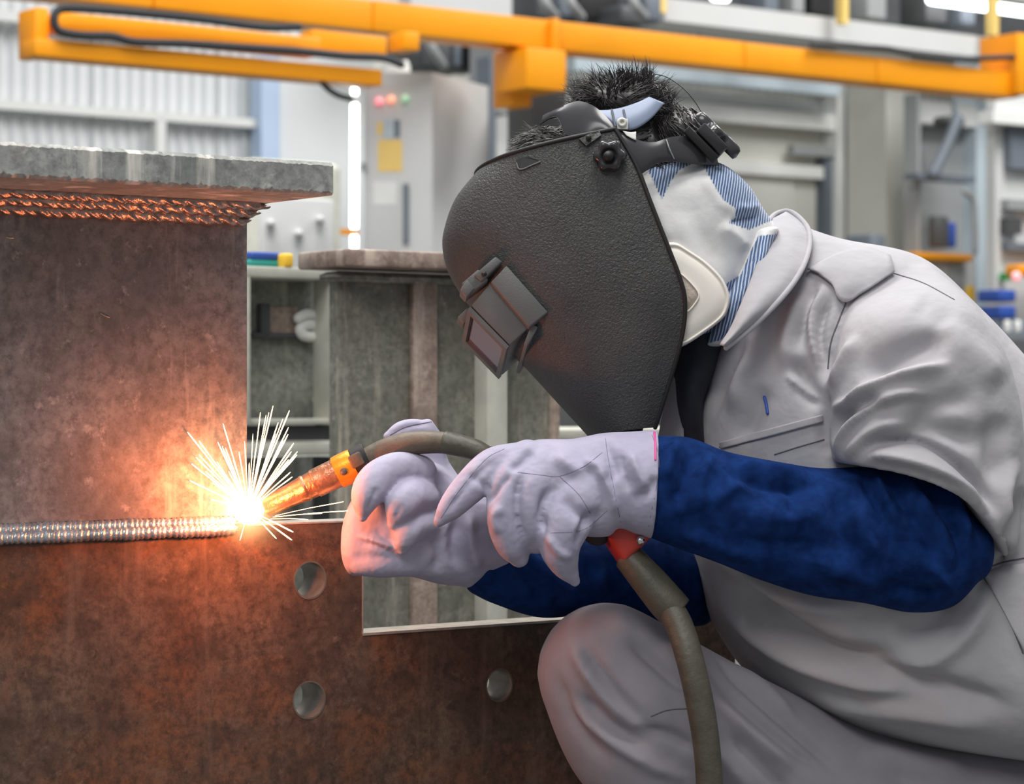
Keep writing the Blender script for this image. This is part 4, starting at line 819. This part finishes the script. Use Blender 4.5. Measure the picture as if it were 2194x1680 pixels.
for k in range(6500):
    i = ok[rng.integers(len(ok))]; p = Vector(hV[i]) + Vector(rng.normal(0, .0015, 3)); n_ = Vector(hN[i])
    ci = int(((cpos - np.array(p)) ** 2).sum(1).argmin()); px_ = CX + p.x / p.y * F; top = 1230 < px_ < 1440 and p.z > P(0, 262, 2.5).z
    comb = Vector((.5, -.1, -.9)) if px_ > 1400 else (Vector((-.3, -.2, .6)) if top else Vector((-.8, -.1, -.35)))
    front = px_ < 1235; d = (n_ * (.55 if top else (.05 if front else .15)) + comb * (.5 if top else .8) + Vector(rng.normal(0, .2 if top else .1, 3)) + clump[ci][1] * (1.0 if top else .28)).normalized(); L_ = rng.uniform(.012, .026) * (1.05 if top else .85)
    curl = clump[ci][2] * (1.3 if top else .5) + Vector(rng.normal(0, .25 if top else .15, 3)) + Vector((0, 0, -.3)); w_ = d.cross(Vector((0, 1, .2))).normalized() * rng.uniform(.0004, .0009)
    pts = []; q = p.copy(); dd = d.copy()
    for s in range(4): pts.append(q.copy()); q = q + dd * (L_ / 3); dd = (dd + curl * .28).normalized()
    for s, q in enumerate(pts):
        w2 = w_ * (1 - s / 3.2); strands_V += [list(q - w2), list(q + w2), list(q + Vector((0, -1, 0)) * w2.length)]
    for s in range(3):
        for a_ in range(3): b_ = (a_ + 1) % 3; strands_F.append([n0 + s * 3 + a_, n0 + s * 3 + b_, n0 + s * 3 + 3 + b_, n0 + s * 3 + 3 + a_])
    n0 += 12
hair = mk('hair', join([(hV, hF), (strands_V, strands_F)]), M['hair'], person); tag(hair, 'short tousled black hair')
mk('stray_hair', tube([P(x, y, 2.47) for x, y in ((1400, 158), (1430, 166), (1465, 190), (1490, 220), (1505, 245))], .0005, 6, 5), M['hair'], person)
mk('stray_hair', tube([P(x, y, 2.46) for x, y in ((1400, 178), (1422, 182), (1432, 192), (1424, 202), (1414, 207))], .0004, 6, 5), M['hair'], person)

# ================================================================== welding helmet
HY = 2.50
hel = empty('welding_helmet', tuple(P(1300, 920, HY)), 'black pebbled welding helmet with a flip-up lens box on the welder\'s head', 'helmet')
HS = [(1030, 352, 1318, 276, .098), (985, 408, 1362, 352, .103), (962, 470, 1392, 428, .106), (959, 515, 1413, 482, .107), (973, 565, 1438, 546, .107), (1008, 622, 1457, 596, .106), (1062, 688, 1468, 645, .103), (1140, 768, 1463, 712, .097), (1214, 848, 1440, 800, .088), (1284, 922, 1404, 916, .074)]
rows = [list(P(a, b, HY - .03)) + list(P(c, d, HY - w)) + [w] for a, b, c, d, w in HS]
q = cr(rows, 8); nph = 41; Rg = []
for r in q:
    Fp, Rp, w = r[:3], r[3:6], r[6]; Rc = Rp + np.array([0, w, 0]); e = []
    for k in range(nph):
        ph = -math.pi / 2 + math.pi * k / (nph - 1); cx_ = max(0.0, math.cos(ph)) ** (2 / 2.7); sy = math.copysign(abs(math.sin(ph)) ** (2 / 2.3), math.sin(ph))
        far_sh = np.array([-.010, 0, -.020]) * (sy + 1) / 2                           # the mask is turned a little towards us
        e.append(Rc + (Fp - Rc) * cx_ + np.array([0, w * sy, 0]) + far_sh)
    Rg.append(np.array(e))
V, Fc = rings(Rg, closed=False)
def outward(V, Fc):
    me = bpy.data.meshes.new('t'); me.from_pydata(np.asarray(V).tolist(), [], Fc); N = np.zeros(len(V) * 3); me.vertex_normals.foreach_get('vector', N); bpy.data.meshes.remove(me); return N.reshape(-1, 3)
N = outward(V, Fc); ctr = np.array(P(1280, 560, HY)); s = np.sign(((V - ctr) * N).sum(1).mean()); N = N * s; V2 = V - N * .0032
K = len(V); m_, n_ = len(Rg), nph; F2 = [list(f) for f in Fc] + [[i + K for i in f[::-1]] for f in Fc]
bd = [j for j in range(n_)] + [i * n_ + n_ - 1 for i in range(1, m_)] + [(m_ - 1) * n_ + j for j in range(n_ - 2, -1, -1)] + [i * n_ for i in range(m_ - 2, 0, -1)]
for i in range(len(bd)): j = (i + 1) % len(bd); F2.append([bd[i], bd[i] + K, bd[j] + K, bd[j]])
shell = mk('shell', (np.vstack([V, V2]), F2), M['helmet'], hel, angle=50); sb_ = bvh_of(V, Fc)
rim = [V[i * n_] for i in range(m_)]; mk('rim', tube(rim[::3], .0022, 8, 2), M['black_matte'], hel)
mk('rim', tube([V[j] for j in range(0, n_, 2)], .0022, 8, 2), M['black_matte'], hel)
def lobed(c, ax, r, depth, lobes=6, la=.2, seg=48):
    c, ax = np.array(c, float), np.array(ax, float); ax /= np.linalg.norm(ax); u = np.cross(ax, [0, 0, 1.0]); u /= np.linalg.norm(u); v = np.cross(ax, u); Rg = []
    t = np.linspace(0, 2 * math.pi, seg, endpoint=False); rr = 1 + la * np.cos(lobes * t)
    for f_, d in ((1.0, 0), (1.05, .25), (1.0, .8), (.88, .97), (.55, 1.0), (.5, .85)): Rg.append(c + ax * depth * d + (np.outer(np.cos(t), u) + np.outer(np.sin(t), v)) * (r * f_ * (rr if f_ > .6 else np.ones(seg)))[:, None])
    return rings(Rg)
h0, n0_ = hit(sb_, 1308, 332, 2.402); kn = mk('side_knob', lobed(h0 + Vector((0, .002, 0)), (-.12, -1, -.12), .0145, .018, 6, .12), M['black'], hel)
mk('knob_screw', tube([h0 + Vector((-.002, -.016, -.002)), h0 + Vector((-.003, -.019, -.003))], .005, 12, 2), M['black_matte'], kn)
def on_shell(x, y, off): h, n = hit(sb_, x, y, 2.402); return h + Vector((0, -off, 0))
mk('lug', prism([on_shell(x, y, .004) for x, y in ((1240, 298), (1282, 278), (1288, 290), (1256, 313))], (0, .006, 0)), M['helmet'], hel, smooth=False)
mk('lug_rivet', tube([on_shell(1261, 296, .002), on_shell(1261, 296, .006)], .0028, 12, 2), M['black_matte'], hel)
mk('slot', prism([on_shell(x, y, .0008) for x, y in ((1106, 342), (1120, 337), (1140, 338), (1157, 346), (1140, 353), (1113, 363), (1107, 356))], (0, .003, 0)), M['black_matte'], hel, smooth=False)
mk('slot_lip', tube([on_shell(x, y, .001) for x, y in ((1107, 350), (1111, 362), (1122, 362), (1140, 354), (1157, 347))], .0008, 8, 3), M['lensbox'], hel)
# lens box: e1 along the face, e2 outwards, e3 across to the far side
def LB(x, y, dY=0.0, Y=2.400): return P(x, y, Y + dY) if not dY else P(x, y, Y) + E3 * dY
E3 = (Vector((-.0084 / .11, 1, -.0298 / .11)))
lens = empty('x', (0, 0, 0)) if 0 else None
def quadbox(q, dep, y0=0.0, bev=.0015, inset=0.0):
    A = [P(x, y, 2.400) + E3 * y0 for x, y in q]; B = [a + E3 * dep for a in A]; bm = bmesh.new(); vs = [bm.verts.new(p) for p in A + B]
    for f in ((0, 1, 2, 3), (7, 6, 5, 4), (0, 4, 5, 1), (1, 5, 6, 2), (2, 6, 7, 3), (3, 7, 4, 0)): bm.faces.new([vs[i] for i in f])
    bmesh.ops.recalc_face_normals(bm, faces=bm.faces); bmesh.ops.bevel(bm, geom=list(bm.edges), offset=bev, segments=2, profile=.5, affect='EDGES'); bm.verts.index_update()
    out = [list(v.co) for v in bm.verts], [[v.index for v in f.verts] for f in bm.faces]; bm.free(); return out
bx_ = mk('lens_box', quadbox([(1050, 606), (1137, 698), (1092, 740), (1009, 655)], .108), M['lensbox'], hel, angle=40)
mk('box_base', quadbox([(1084, 574), (1173, 674), (1132, 706), (1050, 610)], .124, -.008), M['lensbox'], hel, angle=40)
mk('hinge_bar', quadbox([(1060, 556), (1075, 567), (1030, 610), (1014, 596)], .016, -.010), M['lensbox'], hel, angle=40)
mk('hinge_bar', quadbox([(1024, 581), (1046, 604), (1006, 634), (988, 612)], .020, -.007), M['lensbox'], hel, angle=40)
mk('hinge_bar', quadbox([(1000, 604), (1016, 624), (998, 644), (984, 628)], .018, -.009), M['lensbox'], hel, angle=40)
mk('hinge_bar', quadbox([(1014, 600), (1028, 614), (1004, 638), (990, 622)], .020, .088), M['lensbox'], hel, angle=40)
mk('hinge_rivet', tube([P(1037, 587, 2.392), P(1037, 587, 2.388)], .0026, 12, 2), M['black_matte'], hel)
mk('latch', quadbox([(1138, 694), (1154, 700), (1130, 742), (1122, 738)], .10, 0), M['lensbox'], hel, angle=40)
# lens frame on the outward face
e1 = (P(1092, 740, 2.400) - P(1009, 655, 2.400)); e2n = (P(1009, 655, 2.400) - P(1050, 606, 2.400)).normalized(); o_ = P(1009, 655, 2.400) + e2n * .001
def lf(u, v): return o_ + e1 * u + E3 * (.108 * v)
for u0, u1, v0, v1 in ((0, 1, 0, .10), (0, 1, .90, 1), (0, .09, .1, .9), (.91, 1, .1, .9)):
    mk('lens_frame', prism([lf(u0, v0), lf(u1, v0), lf(u1, v1), lf(u0, v1)], e2n * .004), M['lensbox'], bx_, smooth=False)
mk('lens', prism([lf(.09, .1), lf(.91, .1), lf(.91, .9), lf(.09, .9)], e2n * .0012), M['lens'], bx_, smooth=False)
mk('inner_frame', prism([lf(.09, .1), lf(.12, .1), lf(.12, .9), lf(.09, .9)], e2n * .003), M['black_matte'], bx_, smooth=False)
# headgear
def yh(x, y, g=.088): return 2.50 - g * math.sqrt(max(0.02, 1 - ((x - 1330) / 240) ** 2 - (max(0, 400 - y) / 260) ** 2 * .9))
mk('head_band', sheet([(1325, 282), (1352, 292), (1378, 303), (1405, 304), (1440, 293), (1485, 292), (1530, 308)], [(1350, 330), (1366, 372), (1385, 366), (1408, 350), (1440, 346), (1490, 352), (1540, 354)], lambda x, y: yh(x, y, .097), .002, 8, 12, .003), M['black'], hel, angle=40)
mk('front_band', sheet([(1163, 248), (1195, 232), (1235, 217), (1268, 225), (1297, 248), (1328, 285)], [(1160, 262), (1192, 250), (1214, 289), (1250, 284), (1285, 280), (1318, 300)], lambda x, y: yh(x, y, .098), .002, 8, 12, .0015), M['black'], hel, angle=40)
mk('front_band_end', sheet([(1163, 247), (1180, 240), (1197, 246)], [(1157, 268), (1176, 256), (1197, 250)], lambda x, y: yh(x, y, .09) + .006, .002, 6, 6), M['black_matte'], hel)
st_ = mk('top_strap', sheet([(1276, 236), (1305, 235), (1333, 230), (1366, 219), (1391, 207)], [(1296, 250), (1322, 274), (1358, 277), (1394, 255), (1424, 221)], lambda x, y: yh(x, y, .104) + .01, .002, 8, 10, .004), M['strap'], hel)
tag(st_, 'pale blue top strap')
for x0 in (1311, 1336): mk('strap_rib', tube([P(x0, 236, yh(x0, 236, .104) + .0055), P(x0 + 7, 270, yh(x0, 270, .104) + .0045)], .0012, 8, 3), M['slate'], st_)
mk('strap_clip', obox(P(1334, 266, yh(1334, 266, .104) + .003), (.0055, 0, 0), (0, .0015, 0), (0, 0, .0052), .001), M['white_pl'], hel, angle=40)
mk('clip_ring', tube([P(1333 + 7 * math.cos(a_), 262 + 7 * math.sin(a_), yh(1334, 262, .104) - .0005) for a_ in np.linspace(0, 2 * math.pi, 13)], .0016, 8, 2), M['white_pl'], hel)
mk('clip_tail', sheet([(1334, 280), (1350, 283), (1363, 282)], [(1342, 290), (1354, 297), (1363, 301)], lambda x, y: yh(x, y, .1), .002, 4, 5), M['white_pl'], hel)
A_, B_ = P(1470, 277, 2.425), P(1534, 343, 2.435); uu = (B_ - A_) / 2; nn = Vector((uu.z, 0, -uu.x)).normalized()
mk('ratchet_bar', obox((A_ + B_) / 2, uu, (0, .005, 0), nn * .0042, .0014), M['black_matte'], hel, angle=40)
mk('ratchet_plate', obox(P(1520, 306, 2.475), uu * .8, (0, .04, 0), nn * .006, .002), M['black'], hel, angle=40)
rk = mk('ratchet_knob', lobed(P(1528, 300, 2.475), (nn.x if nn.x > 0 else -nn.x, -.15, nn.z if nn.x > 0 else -nn.z), .024, .014, 5, .28), M['black'], hel)
mk('band_crease', tube([P(1428, 300, yh(1428, 300, .099)), P(1434, 318, yh(1434, 318, .104)), P(1444, 340, yh(1444, 340, .1))], .0007, 6, 3), M['grey'], hel)

# ================================================================== respirator
resp = empty('respirator', tuple(P(1470, 745, 2.44)), 'cream half mask respirator filter showing between helmet and head cloth', 'respirator')
def outline_ring(poly, sc_, Y, c=None):
    p = np.array(poly, float); c = p.mean(0) if c is None else c; p = c + (p - c) * sc_; return np.array([list(P(x, y, Y)) for x, y in p])
out_p = cr([(1400, 560), (1419, 525), (1446, 519), (1474, 534), (1513, 561), (1548, 597), (1563, 633), (1561, 660), (1548, 683), (1511, 712), (1462, 742), (1430, 742), (1402, 705), (1394, 630), (1400, 560)], 5)[:-1]
mk('filter_body', rings([outline_ring(out_p, a_, y_) for a_, y_ in ((.94, 2.436), (1.0, 2.430), (1.005, 2.420), (.985, 2.413), (.955, 2.410), (.925, 2.4105), (.90, 2.4125), (.88, 2.4115), (.80, 2.4095), (.6, 2.408))]), M['filter'], resp)
in_p = cr([(1425, 588), (1442, 584), (1460, 588), (1485, 612), (1497, 631), (1490, 649), (1469, 670), (1430, 678), (1415, 632), (1425, 588)], 5)[:-1]
mk('filter_felt', rings([outline_ring(in_p, a_, y_) for a_, y_ in ((1.0, 2.4085), (.98, 2.4068), (.5, 2.4062))]), M['felt'], resp)
mk('felt_ring', tube([P(x, y, 2.4065) for x, y in list(in_p) + [in_p[0]]], .0009, 8, 1), M['filter'], resp)
mk('mask_body', loft([(1230, 600, 1300, 720, 2.50, .05), (1330, 560, 1380, 720, 2.485, .055), (1400, 560, 1440, 720, 2.45, .03)], 28, 5, .5, .3), M['lensbox'], resp)

# ================================================================== torch
torch = empty('welding_torch', tuple(P(1480, 1680, 2.36)), 'welding torch with hot nozzle, brass ring and curved olive neck held in both gloves', 'torch')
TY = 2.383
def ax(x, y, Y=TY): return P(x, y, Y)
def turned(prof, seg=28): 
    """prof: (px, py, radius px) along the torch axis"""
    c = np.array([list(ax(a_, b_, y_)) for a_, b_, r_, y_ in prof]); T = c[-1] - c[0]; T /= np.linalg.norm(T); u = np.cross(T, [0, 1, 0]); u /= np.linalg.norm(u); v = np.cross(T, u); t = np.linspace(0, 2 * math.pi, seg, endpoint=False)
    return rings([c[i] + (np.outer(np.cos(t), u) + np.outer(np.sin(t), v)) * (prof[i][2] * prof[i][3] / F) for i in range(len(prof))])
def alongp(t): return 566 + (738 - 566) * t, 1088 + (1006 - 1088) * t
nz = [(0, 18), (.02, 21), (.3, 24), (.48, 27), (.50, 29), (.52, 29), (.54, 27), (.56, 28), (.95, 29), (1.0, 29)]
mk('nozzle', turned([alongp(t) + (r, TY) for t, r in nz]), M['nozzle'], torch, angle=40)
mk('nozzle_sleeve', turned([alongp(t) + (r, TY) for t, r in ((.62, 28), (.63, 31), (.97, 32), (.98, 30))]), M['nozzle'], torch, angle=40)
br = mk('brass_ring', turned([alongp(t) + (r, TY) for t, r in ((.90, 30), (.91, 35), (.95, 36), (1.10, 36), (1.13, 35), (1.14, 30))]), M['brass'], torch, angle=40)
c_ = ax(736, 1011, TY - .0172); mk('ring_hole', cyl(c_, c_ + Vector((0, .003, 0)), .0036), M['dark_grey'], br)
mk('clamp', turned([alongp(t) + (r, TY) for t, r in ((1.13, 30), (1.14, 36), (1.28, 36), (1.30, 32))]), M['black_matte'], torch, angle=40)
mk('clamp_screw', obox(ax(764, 986, TY - .012), (.006, 0, .003), (0, .006, 0), (-.003, 0, .006), .002), M['neck'], torch, angle=40)
mk('goose_neck', ptube([(772, 1002, 27, TY), (800, 980, 27, TY), (850, 957, 26, TY - .002), (905, 948, 25, TY - .006), (960, 950, 23, TY - .012), (1010, 962, 21, TY - .018), (1060, 985, 22, TY - .02)], 26, 8), M['neck'], torch)
mk('neck_tape', ptube([(952, 948, 24.5, TY - .011), (985, 955, 24, TY - .015), (1018, 964, 23, TY - .019), (1040, 976, 22, TY - .02)], 22, 6, .2, .2), M['hose'], torch)
mk('handle', ptube([(1050, 980, 24, 2.363), (1120, 1020, 30, 2.362), (1220, 1095, 30, 2.362), (1280, 1140, 30, 2.362)], 22, 6), M['black_matte'], torch)
rh = mk('red_handle', quadbox([(1284, 1168), (1330, 1124), (1394, 1156), (1326, 1230)], .036, -.054, .006), M['red'], torch, angle=40)
mk('handle_screw', tube([P(1372, 1158, 2.348), P(1372, 1158, 2.340)], .0045, 14, 2), M['chrome'], rh)
mk('strain_relief', ptube([(1346, 1194, 32, 2.364), (1388, 1242, 37, 2.354), (1430, 1292, 40, 2.348), (1450, 1312, 38, 2.347)], 26, 6, .3, .1), M['hose'], torch)
mk('cable', ptube([(1425, 1285, 29, 2.348), (1455, 1340, 30, 2.335), (1480, 1420, 30, 2.322), (1502, 1520, 30, 2.318), (1516, 1620, 29, 2.318), (1522, 1740, 29, 2.32), (1530, 2000, 29, 2.32), (1560, 2300, 29, 2.30), (1620, 2540, 29, 2.26)], 24, 10, .3, .3), M['hose'], torch)

# ================================================================== the arc and its sparks
SP = onp(533, 1094, -.018); arcp = SP
burst = empty('spark_burst', tuple(SP), 'brilliant white welding arc throwing a fan of orange sparks', 'sparks')
M['arc'] = emit('arc_glow', (1, .85, .65, 1), 9)
M['spark'] = emit('spark_glow', (1, .62, .28, 1), 4.5)
mk('arc_core', ellip(533, 1094, SP.y, .015, .009, .014, 20, 12), M['arc'], burst)
def spark(x, y, r=2.0, x0=None, y0=None, dy=0.0):
    a0 = Vector(SP) if x0 is None else P(x0, y0, SP.y); e = P(x, y, SP.y + dy); m = a0.lerp(e, .5) + Vector((0, 0, .0006)); k = SP.y / F
    mk('spark', tube([a0, m, a0.lerp(e, .9), e], [r * .5 * k, r * .6 * k, r * .85 * k, r * .4 * k], 6, 2), M['spark'], burst)
for x, y, r in ((585, 870, 1.6), (620, 880, 1.8), (558, 884, 1.3), (570, 890, 1.4), (576, 884, 1.2), (596, 906, 1.6), (606, 898, 1.4), (618, 916, 1.6), (617, 931, 1.8), (606, 945, 1.6), (629, 950, 1.8), (624, 968, 1.8), (637, 968, 1.6), (636, 975, 1.8), (618, 985, 1.5), (622, 1012, 1.6), (626, 1022, 1.6),
                (402, 926, 1.8), (417, 932, 1.8), (478, 908, 1.6), (467, 948, 1.8), (476, 956, 1.6), (483, 960, 1.5), (420, 980, 1.8), (426, 974, 1.6), (411, 994, 1.8), (407, 1030, 2.0), (465, 990, 1.6), (512, 968, 1.4), (524, 946, 1.3), (534, 992, 1.4), (440, 1010, 1.6), (455, 1034, 1.4), (452, 1070, 1.6), (500, 985, 1.4), (548, 960, 1.3), (590, 930, 1.5), (600, 960, 1.6), (585, 985, 1.5), (612, 1000, 1.4), (542, 930, 1.2), (566, 940, 1.4), (490, 1010, 1.5),
                (628, 1140, 2.0), (625, 1157, 2.0), (592, 1154, 1.6), (456, 1141, 2.0), (480, 1138, 1.6), (448, 1126, 1.6), (604, 1128, 1.6), (514, 1158, 1.0)): spark(x, y, r, dy=-.01 - rng.uniform(0, .02))
for x0, y0, x, y in ((590, 1105, 736, 1075), (600, 1107, 750, 1094), (580, 1112, 660, 1113), (585, 1108, 690, 1100)): spark(x, y, 1.1, x0, y0, -.004)
# bloom halo around the arc, put in as an emissive volume
vm = bpy.data.materials.new('bloom_halo_volume'); vm.use_nodes = True; nt = vm.node_tree; nt.nodes.clear(); mo = nt.nodes.new('ShaderNodeOutputMaterial'); em_ = nt.nodes.new('ShaderNodeEmission'); tc = nt.nodes.new('ShaderNodeTexCoord')
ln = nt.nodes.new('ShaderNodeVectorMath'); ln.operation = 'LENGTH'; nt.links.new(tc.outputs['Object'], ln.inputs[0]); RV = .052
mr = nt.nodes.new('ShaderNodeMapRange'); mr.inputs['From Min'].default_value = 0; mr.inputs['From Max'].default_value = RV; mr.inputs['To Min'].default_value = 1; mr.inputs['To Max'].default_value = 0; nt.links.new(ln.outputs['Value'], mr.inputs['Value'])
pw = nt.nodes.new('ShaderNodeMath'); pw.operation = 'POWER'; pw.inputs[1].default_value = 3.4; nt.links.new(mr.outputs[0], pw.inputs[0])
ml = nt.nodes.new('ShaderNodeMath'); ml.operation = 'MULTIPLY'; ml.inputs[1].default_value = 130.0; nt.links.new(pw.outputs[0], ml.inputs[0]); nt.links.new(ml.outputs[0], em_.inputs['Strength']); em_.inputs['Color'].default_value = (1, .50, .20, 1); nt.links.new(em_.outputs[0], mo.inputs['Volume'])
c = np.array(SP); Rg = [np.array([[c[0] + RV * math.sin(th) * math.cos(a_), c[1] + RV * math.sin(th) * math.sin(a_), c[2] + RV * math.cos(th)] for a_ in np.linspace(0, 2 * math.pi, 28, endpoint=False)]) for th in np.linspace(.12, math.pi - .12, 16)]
mk('bloom_halo', rings(Rg), vm, burst)
def point(name, loc, e, col, r):
    l = bpy.data.lights.new(name, 'POINT'); l.energy = e; l.color = col; l.shadow_soft_size = r; o = bpy.data.objects.new(name, l); COL.objects.link(o); o.location = loc
point('arc_light', tuple(onp(548, 1090, -.075)), 1.35, (1, .21, .06), .012)
